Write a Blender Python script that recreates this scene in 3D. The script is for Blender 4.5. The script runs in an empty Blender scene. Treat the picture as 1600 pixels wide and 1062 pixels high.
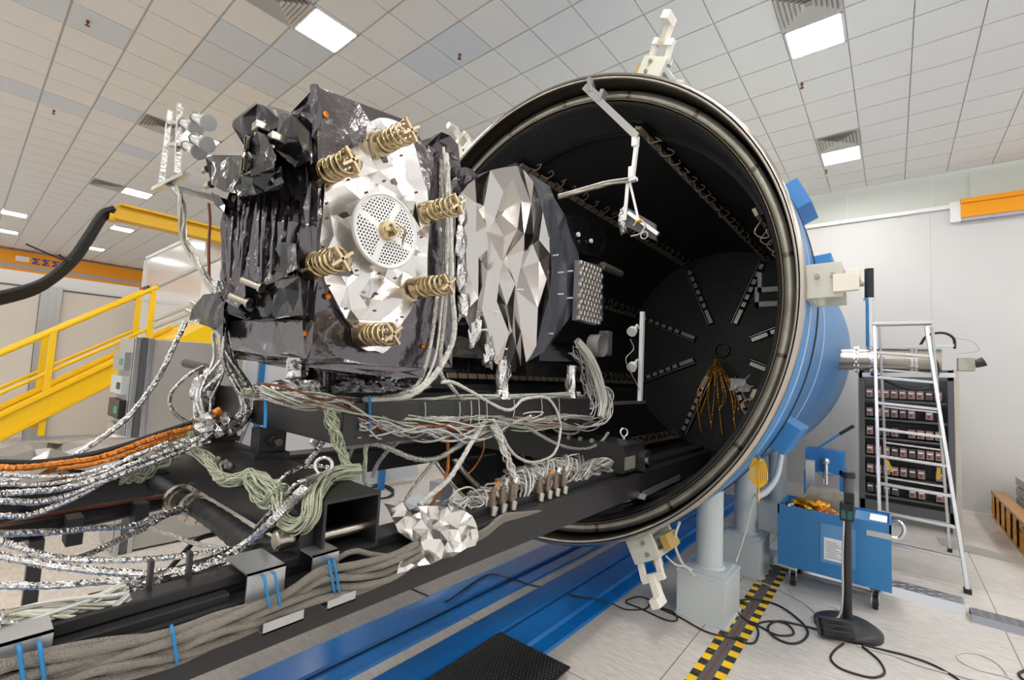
import bpy, bmesh, math, random
from mathutils import Vector, Matrix, noise
from mathutils.geometry import delaunay_2d_cdt

scene = bpy.context.scene
COL = scene.collection
PI = math.pi

# ------------------------------------------------------------------ camera
EYE = Vector((0.0, 0.0, 2.01))
FPX = 716.8                                   # focal length in pixels of the 1600 px frame
C_RIGHT = Vector((0.7702, 0.6360, 0.0489))
C_UP = Vector((0.0092, -0.0877, 0.9961))
C_FWD = Vector((-0.6378, 0.7667, 0.0734))
cam_data = bpy.data.cameras.new('camera')
cam_data.sensor_width = 36.0
cam_data.lens = 36.0 * FPX / 1600.0
cam_data.clip_start = 0.05
cam = bpy.data.objects.new('camera', cam_data)
COL.objects.link(cam)
bk = -C_FWD
cam.matrix_world = Matrix(((C_RIGHT.x, C_UP.x, bk.x, EYE.x), (C_RIGHT.y, C_UP.y, bk.y, EYE.y),
                           (C_RIGHT.z, C_UP.z, bk.z, EYE.z), (0, 0, 0, 1)))
scene.camera = cam

# ------------------------------------------------------------------ light and exposure
world = bpy.data.worlds.new('world')
scene.world = world
world.use_nodes = True
world.node_tree.nodes['Background'].inputs[0].default_value = (1.0, 0.99, 0.975, 1)
world.node_tree.nodes['Background'].inputs[1].default_value = 0.75
LAMP_STRENGTH = 54.0
scene.view_settings.view_transform = 'Standard'
scene.view_settings.look = 'None'
scene.view_settings.exposure = 0.3
scene.view_settings.gamma = 1.0
scene.view_settings.use_curve_mapping = False
scene.cycles.sample_clamp_indirect = 4.0
scene.cycles.max_bounces = 8
scene.cycles.use_denoising = True


# ------------------------------------------------------------------ helpers
def V(*a):
    return Vector(a[0] if len(a) == 1 else a)


def at(px, py, X=None, Y=None, Z=None):
    """the point of the room that lies on the plane X=, Y= or Z= and is seen at that pixel"""
    d = C_RIGHT * ((px - 800) / FPX) - C_UP * ((py - 531) / FPX) + C_FWD
    if X is not None:
        k = (X - EYE.x) / d.x
    elif Y is not None:
        k = (Y - EYE.y) / d.y
    else:
        k = (Z - EYE.z) / d.z
    return EYE + d * k


def lin(c):
    return tuple(((v / 255) / 12.92 if v / 255 <= .04045 else ((v / 255 + .055) / 1.055) ** 2.4) for v in c)


def mat(name, rgb, rough=.5, metal=0.0, bump=None, spec=.5, emit=None, noise_col=None, coat=0):
    """rgb in 0-255 sRGB; bump=(scale, strength[, detail]); noise_col=(rgb2, scale, lo, hi)"""
    m = bpy.data.materials.new(name)
    m.use_nodes = True
    nt = m.node_tree
    b = nt.nodes['Principled BSDF']
    b.inputs['Base Color'].default_value = (*lin(rgb), 1)
    b.inputs['Roughness'].default_value = rough
    b.inputs['Metallic'].default_value = metal
    b.inputs['Specular IOR Level'].default_value = spec
    b.inputs['Coat Weight'].default_value = coat
    tc = nt.nodes.new('ShaderNodeTexCoord')
    if noise_col:
        n = nt.nodes.new('ShaderNodeTexNoise')
        n.inputs['Scale'].default_value = noise_col[1]
        n.inputs['Detail'].default_value = 6
        r = nt.nodes.new('ShaderNodeValToRGB')
        r.color_ramp.elements[0].position = noise_col[2]
        r.color_ramp.elements[1].position = noise_col[3]
        r.color_ramp.elements[0].color = (*lin(rgb), 1)
        r.color_ramp.elements[1].color = (*lin(noise_col[0]), 1)
        nt.links.new(tc.outputs['Object'], n.inputs['Vector'])
        nt.links.new(n.outputs['Fac'], r.inputs['Fac'])
        nt.links.new(r.outputs['Color'], b.inputs['Base Color'])
    if bump:
        n = nt.nodes.new('ShaderNodeTexNoise')
        n.inputs['Scale'].default_value = bump[0]
        n.inputs['Detail'].default_value = bump[2] if len(bump) > 2 else 3
        bp = nt.nodes.new('ShaderNodeBump')
        bp.inputs['Strength'].default_value = bump[1]
        bp.inputs['Distance'].default_value = .02
        nt.links.new(tc.outputs['Object'], n.inputs['Vector'])
        nt.links.new(n.outputs['Fac'], bp.inputs['Height'])
        nt.links.new(bp.outputs['Normal'], b.inputs['Normal'])
    if emit:
        b.inputs['Emission Color'].default_value = (*lin(emit[0]), 1)
        b.inputs['Emission Strength'].default_value = emit[1]
    return m


class B:
    """collects geometry (world coordinates) for one mesh"""

    def __init__(s):
        s.v = []; s.f = []; s.mi = []; s.sm = []

    def add(s, vs, fs, mi=0, smooth=False):
        o = len(s.v)
        s.v += [tuple(p) for p in vs]
        for f in fs:
            s.f.append(tuple(i + o for i in f)); s.mi.append(mi); s.sm.append(smooth)
        return s

    def box(s, lo, hi, mi=0, M=None, bev=0):
        x0, y0, z0 = lo; x1, y1, z1 = hi
        c = V((x0 + x1) / 2, (y0 + y1) / 2, (z0 + z1) / 2)
        h = V(abs(x1 - x0) / 2, abs(y1 - y0) / 2, abs(z1 - z0) / 2)
        b_ = min(bev, min(h) * .45)
        if b_ <= 0:
            vs = [c + V(i * h.x, j * h.y, k * h.z) for i in (-1, 1) for j in (-1, 1) for k in (-1, 1)]
            fs = [(0, 1, 3, 2), (4, 6, 7, 5), (0, 4, 5, 1), (2, 3, 7, 6), (0, 2, 6, 4), (1, 5, 7, 3)]
        else:
            bm = bmesh.new()
            bmesh.ops.create_cube(bm, size=1)
            for v in bm.verts:
                v.co = V(v.co.x * 2 * h.x, v.co.y * 2 * h.y, v.co.z * 2 * h.z) + c
            bmesh.ops.bevel(bm, geom=bm.edges[:], offset=b_, segments=2, affect='EDGES', profile=.6)
            bm.verts.index_update()
            vs = [v.co.copy() for v in bm.verts]; fs = [[v.index for v in f.verts] for f in bm.faces]
            bm.free()
        if M is not None:
            vs = [M @ v for v in vs]
        return s.add(vs, fs, mi)

    def bar(s, a, b, w, h, up=V(0, 0, 1), mi=0, bev=0, twist=0):
        """rectangular bar from a to b, width w (sideways), height h (along up)"""
        a = V(a); b = V(b); d = (b - a); L = d.length; d.normalize()
        sd = d.cross(V(up))
        if sd.length < 1e-4:
            sd = d.cross(V(1, 0, 0))
        sd.normalize(); u = sd.cross(d)
        M = Matrix(((sd.x, d.x, u.x, a.x), (sd.y, d.y, u.y, a.y), (sd.z, d.z, u.z, a.z), (0, 0, 0, 1)))
        return s.box((-w / 2, 0, -h / 2), (w / 2, L, h / 2), mi, M, bev)

    def cyl(s, a, b, r0, r1=None, n=20, mi=0, caps=True, smooth=True):
        a = V(a); b = V(b); r1 = r0 if r1 is None else r1
        d = (b - a).normalized()
        x = d.orthogonal().normalized(); y = d.cross(x)
        vs = []
        for p, r in ((a, r0), (b, r1)):
            for i in range(n):
                t = 2 * PI * i / n
                vs.append(p + (x * math.cos(t) + y * math.sin(t)) * r)
        s.add(vs, [(i, (i + 1) % n, n + (i + 1) % n, n + i) for i in range(n)], mi, smooth)
        if caps:
            s.add(vs, [tuple(range(n - 1, -1, -1)), tuple(range(n, 2 * n))], mi)
        return s

    def lathe(s, prof, M, n=32, mi=0, closed=False, smooth=True, a0=0, a1=2 * PI):
        """profile [(r, h)] about the local z of M"""
        full = abs(a1 - a0 - 2 * PI) < 1e-6
        m = len(prof); k = n if full else n + 1
        vs = []
        for i in range(k):
            t = a0 + (a1 - a0) * i / n
            for r, h in prof:
                vs.append(M @ V(r * math.cos(t), r * math.sin(t), h))
        fs = []
        for i in range(n):
            i2 = (i + 1) % k
            for j in range(m if closed else m - 1):
                j2 = (j + 1) % m
                fs.append((i * m + j, i2 * m + j, i2 * m + j2, i * m + j2))
        return s.add(vs, fs, mi, smooth)

    def sphere(s, c, r, mi=0, n=12, sc=(1, 1, 1)):
        prof = [(math.sin(PI * i / n) * r, -math.cos(PI * i / n) * r) for i in range(n + 1)]
        M = Matrix.Translation(V(c)) @ Matrix.Diagonal((*sc, 1))
        return s.lathe(prof, M, n * 2, mi)

    def torus(s, c, nrm, R, r, n=24, m=8, mi=0):
        q = V(nrm).to_track_quat('Z', 'Y').to_matrix().to_4x4()
        M = Matrix.Translation(V(c)) @ q
        prof = [(R + r * math.cos(2 * PI * i / m), r * math.sin(2 * PI * i / m)) for i in range(m)]
        return s.lathe(prof, M, n, mi, closed=True)

    def prism(s, poly, ext, mi=0):
        """polygon (3D points) extruded by the vector ext"""
        n = len(poly); e = V(ext)
        vs = [V(p) for p in poly] + [V(p) + e for p in poly]
        return s.add(vs, [tuple(range(n - 1, -1, -1)), tuple(range(n, 2 * n))] +
                     [(i, (i + 1) % n, n + (i + 1) % n, n + i) for i in range(n)], mi)

    def tube(s, pts, r, n=8, mi=0, smooth=True, jit=0, rnd=None, caps=True, flat=1.0):
        """tube through the points; jit roughens it like crumpled wrapping"""
        pts = [V(p) for p in pts]; N = len(pts)
        if N < 2:
            return s
        t0 = (pts[1] - pts[0]).normalized()
        x = t0.orthogonal().normalized()
        vs = []
        for k, p in enumerate(pts):
            t = (pts[min(k + 1, N - 1)] - pts[max(k - 1, 0)])
            t = t.normalized() if t.length > 1e-9 else t0
            x = (x - t * x.dot(t))
            x = x.normalized() if x.length > 1e-6 else t.orthogonal().normalized()
            y = t.cross(x)
            rr = r[k] if isinstance(r, (list, tuple)) else r
            for i in range(n):
                a = 2 * PI * i / n
                q = rr * (1 + (rnd.uniform(-jit, jit) if jit else 0))
                vs.append(p + (x * math.cos(a) + y * math.sin(a) * flat) * q)
        fs = [(k * n + i, k * n + (i + 1) % n, (k + 1) * n + (i + 1) % n, (k + 1) * n + i) for k in range(N - 1) for i in range(n)]
        s.add(vs, fs, mi, smooth)
        if caps:
            s.add(vs, [tuple(range(n - 1, -1, -1)), tuple(range((N - 1) * n, N * n))], mi)
        return s

    def build(s, name, mats, parent=None, recalc=True):
        me = bpy.data.meshes.new(name)
        if parent is None:
            xs = [min(p[i] for p in s.v) for i in range(3)]; xe = [max(p[i] for p in s.v) for i in range(3)]
            org = V((xs[0] + xe[0]) / 2, (xs[1] + xe[1]) / 2, xs[2])
        else:
            org = ORG[parent.name]
        me.from_pydata([tuple(V(p) - org) for p in s.v], [], s.f)
        mats = mats if isinstance(mats, (list, tuple)) else [mats]
        for m in mats:
            me.materials.append(m)
        me.polygons.foreach_set('material_index', s.mi)
        me.polygons.foreach_set('use_smooth', s.sm)
        if recalc:
            bm = bmesh.new(); bm.from_mesh(me)
            bmesh.ops.recalc_face_normals(bm, faces=bm.faces[:])
            bm.to_mesh(me); bm.free()
        me.update()
        o = bpy.data.objects.new(name, me)
        COL.objects.link(o)
        if parent is None:
            o.location = org
        else:
            o.parent = parent
        ORG[o.name] = org
        return o


ORG = {}


def tag(o, label, cat, group=None, kind=None):
    if label: o['label'] = label
    if cat: o['category'] = cat
    if group: o['group'] = group
    if kind: o['kind'] = kind
    return o


def thing(name, label, cat, loc, group=None):
    o = bpy.data.objects.new(name, None)
    o.empty_display_size = .1
    COL.objects.link(o)
    o.location = V(loc)
    ORG[o.name] = V(loc)
    return tag(o, label, cat, group)


def struct(o):
    o['kind'] = 'structure'
    return o


def curve(pts, per=8):
    """smooth curve through the points (Catmull-Rom)"""
    P_ = [V(p) for p in pts]
    if len(P_) < 3:
        return [P_[0].lerp(P_[-1], i / per) for i in range(per + 1)]
    P_ = [P_[0] * 2 - P_[1]] + P_ + [P_[-1] * 2 - P_[-2]]
    out = []
    for i in range(1, len(P_) - 2):
        a, b, c, d = P_[i - 1:i + 3]
        for k in range(per):
            t = k / per
            out.append(.5 * ((2 * b) + (c - a) * t + (2 * a - 5 * b + 4 * c - d) * t * t + (3 * b - a - 3 * c + d) * t ** 3))
    out.append(P_[-2])
    return out


def foil(bm, poly, n_in, amp, seed, bias=None, jag=0, edge_div=0, mi=0, lift=None, smooth=False):
    """crumpled sheet: the flat polygon is filled with random points pushed in and out, one flat facet per triangle.
    bias=(dx, dy) stretches the facets, lift(u, v) adds a smooth bulge"""
    rnd = random.Random(seed)
    poly = [V(p) for p in poly]
    c = sum(poly, V(0, 0, 0)) / len(poly)
    nrm = V(0, 0, 0)
    for i in range(len(poly)):
        nrm += (poly[i] - c).cross(poly[(i + 1) % len(poly)] - c)
    nrm.normalize()
    u = (V(0, 0, 1) - nrm * nrm.z)
    u = u.normalized() if u.length > .05 else nrm.orthogonal().normalized()
    w = u.cross(nrm)
    ring = []
    for i in range(len(poly)):
        a, b = poly[i], poly[(i + 1) % len(poly)]
        ring.append(a)
        for k in range(edge_div):
            q = a.lerp(b, (k + 1) / (edge_div + 1))
            ring.append(q + (c - q).normalized() * rnd.uniform(-jag, jag))
    q2 = [Vector(((p - c).dot(w), (p - c).dot(u))) for p in ring]
    off = [(p - c).dot(nrm) for p in ring]
    x0 = min(p.x for p in q2); x1 = max(p.x for p in q2); y0 = min(p.y for p in q2); y1 = max(p.y for p in q2)

    def inside(p):
        r = False
        for i in range(len(q2)):
            a, b = q2[i], q2[i - 1]
            if (a.y > p.y) != (b.y > p.y) and p.x < (b.x - a.x) * (p.y - a.y) / (b.y - a.y) + a.x:
                r = not r
        return r
    sx, sy = bias or (1, 1)
    ins = []; tries = 0
    md = math.sqrt((x1 - x0) / sx * (y1 - y0) / sy / max(n_in, 1)) * .55
    while len(ins) < n_in and tries < n_in * 40:
        tries += 1
        p = Vector((rnd.uniform(x0, x1), rnd.uniform(y0, y1)))
        if inside(p) and all((((p.x - o.x) / sx) ** 2 + ((p.y - o.y) / sy) ** 2) > md * md for o in ins + q2):
            ins.append(p)
    allp = [Vector((p.x / sx, p.y / sy)) for p in q2 + ins]
    nb = len(q2)
    vo, eo, fo, ov, oe, of = delaunay_2d_cdt(allp, [(i, (i + 1) % nb) for i in range(nb)], [], 1, 1e-6)
    vs = []
    for k, p in enumerate(vo):
        src = ov[k][0] if ov[k] else -1
        x, y = p.x * sx, p.y * sy
        if 0 <= src < nb:
            d = off[src]
        else:
            d = rnd.uniform(-amp, amp)
            if lift: d += lift(x, y)
        vs.append(c + w * x + u * y + nrm * d)
    bm.add(vs, [tuple(f) for f in fo], mi, smooth)
    return nrm


def crumple(bm, c, size, seed, amp=.25, sub=2, mi=0, M=None):
    """a lump of crumpled foil"""
    m = bmesh.new()
    bmesh.ops.create_icosphere(m, subdivisions=sub, radius=1)
    rnd = random.Random(seed)
    vs = []
    for v in m.verts:
        k = 1 + rnd.uniform(-amp, amp)
        p = V(v.co.x * size[0] * k, v.co.y * size[1] * k, v.co.z * size[2] * k)
        vs.append((M @ p if M else p) + V(c))
    m.verts.index_update()
    fs = [[v.index for v in f.verts] for f in m.faces]
    m.free()
    bm.add(vs, fs, mi)


# ------------------------------------------------------------------ materials
M_ = {}
M_['ceil'] = mat('ceiling_tile', (233, 231, 227), .8)
M_['ceil2'] = mat('ceiling_tile_cool', (214, 219, 224), .8)
M_['ceil_gap'] = mat('ceiling_grid', (206, 203, 198), .7)
M_['wall'] = mat('wall_paint', (208, 206, 204), .55)
M_['wall2'] = mat('wall_paint_upper', (214, 218, 210), .45)
M_['white'] = mat('white_paint', (238, 238, 238), .4)
M_['gloss_white'] = mat('glossy_white', (235, 234, 232), .12, coat=.4)
M_['blue'] = mat('blue_paint', (54, 132, 198), .36)
M_['blue_dark'] = mat('blue_rail_paint', (14, 114, 196), .25, noise_col=((20, 104, 174), 3, .35, .75))
M_['blue_tape'] = mat('pale_tape', (165, 195, 228), .35)
M_['steel'] = mat('brushed_steel', (190, 182, 172), .28, 1.0, bump=(60, .05))
M_['steel_dark'] = mat('dark_steel', (120, 108, 95), .35, 1.0)
M_['galv'] = mat('galvanised', (178, 178, 165), .42, .75, noise_col=((150, 146, 134), 5, .35, .7))
M_['alu'] = mat('aluminium', (215, 215, 215), .32, .9)
M_['chrome'] = mat('chrome', (230, 230, 228), .1, 1.0)
M_['black'] = mat('black_paint', (38, 37, 38), .42)
M_['black_soft'] = mat('black_rubber', (26, 26, 28), .55)
M_['black_matte'] = mat('black_matte', (14, 15, 15), .75, bump=(40, .3))
M_['shroud'] = mat('shroud_black', (54, 56, 57), .42, bump=(26, .35), noise_col=((42, 43, 44), 1.2, .3, .7))
M_['grey'] = mat('grey_paint', (196, 203, 204), .42)
M_['grey2'] = mat('grey_cabinet', (176, 172, 165), .5)
M_['beige'] = mat('beige_clamp_paint', (200, 200, 188), .4)
M_['dark_grey'] = mat('dark_grey', (88, 90, 92), .5)
M_['yellow'] = mat('yellow_paint', (246, 200, 10), .4)
M_['gantry'] = mat('gantry_yellow', (222, 176, 10), .45)
M_['orange'] = mat('orange_paint', (244, 160, 10), .4)
M_['stripe'] = mat('rail_grey', (180, 175, 185), .4)
M_['foil_black'] = mat('black_foil', (112, 107, 110), .17, .9, bump=(9, .45, 4))
M_['foil_dark'] = mat('glossy_black_foil', (22, 22, 24), .12, 0.0, bump=(8, .22, 4), spec=.5)
M_['foil_silver'] = mat('silver_foil', (232, 228, 224), .24, 1.0, bump=(9, .22, 4))
M_['foil_crisp'] = mat('crisp_silver_foil', (205, 200, 196), .14, 1.0, bump=(5, .12, 3))
M_['foil_wrap'] = mat('silver_wrap', (214, 212, 210), .2, 1.0, bump=(45, .5, 3))
M_['foil_gold'] = mat('gold_foil', (232, 160, 40), .2, 1.0, bump=(30, .7, 4))
M_['gold'] = mat('gold_metal', (206, 188, 150), .28, 1.0)
M_['amber'] = mat('amber_wrap', (212, 128, 44), .28, .6, bump=(50, .6, 3))
M_['wire_white'] = mat('white_wire', (212, 210, 203), .42, .25, bump=(120, .5, 2))
M_['wire_silver'] = mat('braided_silver', (196, 193, 186), .3, .85, bump=(150, .6, 2))
M_['wire_green'] = mat('pale_green_wire', (188, 193, 168), .55, bump=(120, .5, 2))
M_['braid'] = mat('grey_braid', (152, 146, 136), .5, .3, bump=(260, .8, 2))
M_['wire_black'] = mat('black_cable', (24, 24, 26), .45)
M_['wire_blue'] = mat('blue_lacing', (30, 125, 185), .5)
M_['wire_yellow'] = mat('yellow_cable', (250, 190, 15), .45)
M_['wire_copper'] = mat('copper_wire', (120, 62, 38), .45)
M_['clear'] = mat('grey_wire', (190, 190, 188), .4)
M_['paper'] = mat('paper', (238, 238, 240), .7)
M_['pocket'] = mat('clear_pocket', (95, 150, 200), .15)
M_['red'] = mat('red', (200, 40, 30), .5)
M_['print'] = mat('print_grey', (120, 122, 128), .7)
M_['teal'] = mat('teal', (20, 150, 140), .4)
M_['lamp'] = mat('lamp_diffuser', (255, 255, 255), .5, emit=((255, 250, 245), LAMP_STRENGTH * 1.25))
M_['lamp_right_boost'] = mat('lamp_diffuser_right_boost', (255, 255, 255), .5, emit=((255, 251, 247), LAMP_STRENGTH * 1.28))
M_['lamp_left_dim'] = mat('lamp_diffuser_left_dim', (255, 255, 255), .5, emit=((255, 250, 246), LAMP_STRENGTH * .48))
M_['alu2'] = mat('aluminium_bracket', (190, 192, 194), .35, .8)
# ------------------------------------------------------------------ the room
ZC = 6.217
XL, XR, YB, YF = -29.0, 5.0, 11.66, -5.0


def floor_material():
    m = mat('vinyl_floor', (206, 199, 189), .24, bump=(3, .03))
    nt = m.node_tree; b = nt.nodes['Principled BSDF']
    g = nt.nodes.new('ShaderNodeNewGeometry')
    mp = nt.nodes.new('ShaderNodeMapping'); mp.inputs['Scale'].default_value = (3.2, 14, 1)
    n = nt.nodes.new('ShaderNodeTexNoise'); n.inputs['Scale'].default_value = 2.6; n.inputs['Detail'].default_value = 9
    n.inputs['Roughness'].default_value = .72
    r = nt.nodes.new('ShaderNodeValToRGB')
    r.color_ramp.elements[0].position = .34; r.color_ramp.elements[1].position = .66
    r.color_ramp.elements[0].color = (*lin((188, 181, 172)), 1); r.color_ramp.elements[1].color = (*lin((218, 212, 204)), 1)
    nt.links.new(g.outputs['Position'], mp.inputs['Vector']); nt.links.new(mp.outputs['Vector'], n.inputs['Vector'])
    nt.links.new(n.outputs['Fac'], r.inputs['Fac'])
    # welded seams of the sheets
    sp = nt.nodes.new('ShaderNodeSeparateXYZ'); nt.links.new(g.outputs['Position'], sp.inputs[0])

    def seam(sock, period, off, w):
        a = nt.nodes.new('ShaderNodeMath'); a.operation = 'ADD'; a.inputs[1].default_value = off
        mo = nt.nodes.new('ShaderNodeMath'); mo.operation = 'FLOORED_MODULO'; mo.inputs[1].default_value = period
        lt = nt.nodes.new('ShaderNodeMath'); lt.operation = 'LESS_THAN'; lt.inputs[1].default_value = w
        nt.links.new(sock, a.inputs[0]); nt.links.new(a.outputs[0], mo.inputs[0]); nt.links.new(mo.outputs[0], lt.inputs[0])
        return lt.outputs[0]
    s1 = seam(sp.outputs[0], 1.96, 1.23, .007)
    s2 = seam(sp.outputs[1], 4.2, 1.35, .007)
    mx = nt.nodes.new('ShaderNodeMath'); mx.operation = 'MAXIMUM'
    nt.links.new(s1, mx.inputs[0]); nt.links.new(s2, mx.inputs[1])
    mix = nt.nodes.new('ShaderNodeMix'); mix.data_type = 'RGBA'
    nt.links.new(mx.outputs[0], mix.inputs['Factor'])
    nt.links.new(r.outputs['Color'], mix.inputs['A']); mix.inputs['B'].default_value = (*lin((120, 112, 104)), 1)
    nt.links.new(mix.outputs['Result'], b.inputs['Base Color'])
    return m


b = B(); b.box((XL, YF, -.1), (XR, YB, 0))
struct(b.build('floor', floor_material()))

# suspended ceiling: every tile is a panel below the grid
LX = [-.675 - 4.8 * k for k in range(6)] + [4.125]
LY = [2.61 + 3.6 * j for j in range(-2, 3)]
tinted = set()
gx0, gy0 = -12.6256 * .5996, -.1525 * .5996
T = .5996


def cell(b_, i_):
    return (round((gx0 - i_ * T) / T - .37, 0), b_)


TINT = {(6, -6), (6, -5), (1, 0), (3, -2), (3, -1), (4, -2), (4, -3), (4, -1), (3, 0), (0, 5), (1, 5), (2, 4), (0, 0), (5, 9), (3, 7)}
b = B()
b.box((XL, YF, ZC + .02), (XR, YB, ZC + .1), 2)
for i in range(-21, 36):
    for k in range(-8, 20):
        x1 = gx0 - i * T; x0 = x1 - T; y0 = gy0 + k * T; y1 = y0 + T
        if x1 < XL + .1 or x0 > XR or y1 > YB + .3 or y0 < YF: continue
        y1 = min(y1, YB)
        a = .006; c_ = .012
        b.box((x0 + a, y0 + c_, ZC), (x1 - a, y1 - c_, ZC + .025), 1 if (k, i) in TINT else 0)
struct(b.build('ceiling', [M_['ceil'], M_['ceil2'], M_['ceil_gap']], recalc=False))

# back wall, its ledge and the recessed wall above
b = B(); b.box((XL, YB, 0), (XR, YB + .2, 5.53))
for x in (-1.0, .58, 2.2):
    b.box((x, YB - .003, .12), (x + .008, YB, 5.5), 1)
struct(b.build('wall_back', [M_['wall'], mat('wall_seam', (190, 187, 184), .6)]))
b = B(); b.box((XL, YB + .2, 5.53), (XR, YB + .4, ZC + .1))
for x in (-.72, .62):
    b.box((x, YB + .19, 5.5), (x + .015, YB + .2, ZC), 1)
b.box((1.15, YB + .16, 5.5), (XR, YB + .2, ZC), 2)
struct(b.build('wall_upper', [M_['wall2'], M_['ceil'], M_['wall2']]))
b = B(); b.box((-8, YB - .06, 5.50), (.98, YB + .2, 5.57)); b.box((.86, YB - .1, 5.22), (1.0, YB, 5.6))
struct(b.build('trim_1', M_['white']))
b = B(); b.box((XL, YB - .015, 0), (XR, YB, .13))
struct(b.build('baseboard_back', M_['wall']))
t = thing('crane_rail', 'orange crane rail under a pale strip high on the back wall', 'crane rail', (3, YB - .1, 5.25))
b = B(); b.box((1.0, YB - .12, 5.28), (XR, YB, 5.62)); b.box((1.0, YB - .16, 5.54), (XR, YB - .1, 5.62)); b.build('rail', M_['orange'], t)
b = B(); b.box((1.0, YB - .1, 5.22), (XR, YB, 5.28)); b.build('conduit', M_['stripe'], t)

# far end of the hall: wall with tall panel doors between grey posts
b = B(); b.box((XL - .2, YF, 0), (XL, YB, ZC + .1))
struct(b.build('wall_left', M_['wall']))
XP = -15.0
b = B(); b.box((XP - .2, YF, 0), (XP, 11.0, 3.76))
struct(b.build('wall_partition', M_['white']))
for n, (y0, y1) in enumerate(((-2.0, 1.08), (1.45, 2.94), (3.22, 6.6))):
    b = B()
    b.box((XP, y0, .05), (XP + .04, y1, 3.42), 0)
    b.box((XP, y0 - .02, 3.42), (XP + .07, y1 + .02, 3.45), 1)
    struct(b.build('door_%d' % (n + 1), [mat('door_panel_%d' % n, (226, 218, 206), .5), M_['dark_grey']]))
for n, (y0, y1) in enumerate(((1.09, 1.44), (2.95, 3.21))):
    b = B(); b.box((XP, y0, 0), (XP + .12, y1, 3.5))
    for q in range(3):
        yy = y0 + (y1 - y0) * (q + .5) / 3
        b.box((XP + .12, yy - .03, 0), (XP + .14, yy + .03, 3.5))
    struct(b.build('trim_%d' % (n + 2), M_['alu2']))
t = thing('crane_girder', 'long orange crane girder with a grey stripe along the far left wall', 'crane', (XL + .8, 2, 5.0))
gx = XL + .9
b = B(); b.box((gx - .3, -3, 5.05), (gx, 9.9, 5.4)); b.build('lower_flange', M_['orange'], t)
b = B(); b.box((gx - .3, -3, 5.4), (gx - .04, 9.9, 5.56)); b.build('web', M_['stripe'], t)
b = B(); b.box((gx - .3, -3, 5.56), (gx, 9.9, 6.12)); b.build('upper_flange', M_['orange'], t)
b = B(); b.box((gx, 1.2, 5.7), (gx + .012, 1.6, 5.92), 0)
b.build('white_mark', M_['white'], t)
M_['letter_blue'] = mat('letter_blue', (60, 70, 160), .5)
for q in range(4):
    y = 1.68 + q * .3
    b = B(); b.prism([(gx, y, 5.66), (gx, y + .24, 5.66), (gx, y + .24, 5.71), (gx, y + .1, 5.71), (gx, y + .2, 5.79), (gx, y + .1, 5.87), (gx, y + .24, 5.87), (gx, y + .24, 5.92), (gx, y, 5.92), (gx, y, 5.87), (gx, y + .1, 5.79), (gx, y, 5.71)], (.012, 0, 0)); b.build('letter', M_['letter_blue'], t)


# ceiling lamps and air diffusers
def ceiling_light(x, y, label, grp=False):
    t = thing('ceiling_light', label, 'ceiling light', (x, y, ZC), 'plain lights of the ceiling lamp grid' if grp else None)
    h = .285
    b = B()
    for sx, sy, ex, ey in ((-h, -h, h, -h + .02), (-h, h - .02, h, h), (-h, -h, -h + .02, h), (h - .02, -h, h, h)):
        b.box((x + sx, y + sy, ZC - .02), (x + ex, y + ey, ZC + .01))
    b.build('frame', M_['white'], t)
    b = B(); b.box((x - h + .02, y - h + .02, ZC - .016), (x + h - .02, y + h - .02, ZC + .005))
    b.build('diffuser', M_['lamp_right_boost' if x > -3 else ('lamp_left_dim' if x < -8 else 'lamp')], t)  # strength chosen per column to balance ceiling brightness, not by lamp age
    return t


def air_diffuser(x, y, label):
    t = thing('air_diffuser', label, 'air vent', (x, y, ZC))
    b = B()
    for q in range(6):
        h0 = .29 - q * .045; h1 = h0 - .03; z0 = ZC - .005; z1 = ZC - .028
        for a in range(4):
            M = Matrix.Translation(V(x, y, 0)) @ Matrix.Rotation(a * PI / 2, 4, 'Z')
            vs = [M @ V(-h0, -h0, z1), M @ V(h0, -h0, z1), M @ V(h1, -h1, z0), M @ V(-h1, -h1, z0),
                  M @ V(-h0, -h0, z1 + .004), M @ V(h0, -h0, z1 + .004), M @ V(h1, -h1, z0 + .004), M @ V(-h1, -h1, z0 + .004)]
            b.add(vs, [(0, 1, 2, 3), (7, 6, 5, 4), (0, 4, 5, 1), (2, 6, 7, 3)])
    b.build('louvres', mat('vent_grey', (196, 192, 184), .5), t)
    b = B(); b.box((x - .27, y - .27, ZC - .003), (x + .27, y + .27, ZC + .01)); b.build('back_plate', mat('vent_dark', (150, 147, 142), .5), t)
    return t


seen = {(-.675, 6.21): 'large square ceiling light above the blue chamber, nearest the right side of the photo',
        (-5.475, 2.61): 'large square ceiling light above the black foil spacecraft',
        (-.675, 9.81): 'smaller looking square ceiling light beside the back wall',
        (-10.275, 2.61): 'square ceiling light behind the bracket with the four small lamps',
        (-15.075, 2.61): 'square ceiling light just above the end of the yellow beam',
        (-19.875, 2.61): 'small ceiling light just under the end of the yellow beam',
        (-24.675, 2.61): 'small ceiling light closest to the orange girder, right of the black cables'}
for x in LX:
    for y in LY:
        lab = None
        for k, v_ in seen.items():
            if abs(k[0] - x) < .1 and abs(k[1] - y) < .1: lab = v_
        yy = y + (.55 if x < -18 else 0)
        if y < 0 or lab or x > 0 or y > 4 or x > -1:
            ceiling_light(x, yy, lab or 'square ceiling light of the lamp grid', not lab)
ceiling_light(-21.0, .75, 'ceiling light at the left edge of the photo, upper of the two there')
ceiling_light(-24.4, .75, 'ceiling light at the left edge of the photo, lower of the two there')
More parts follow.
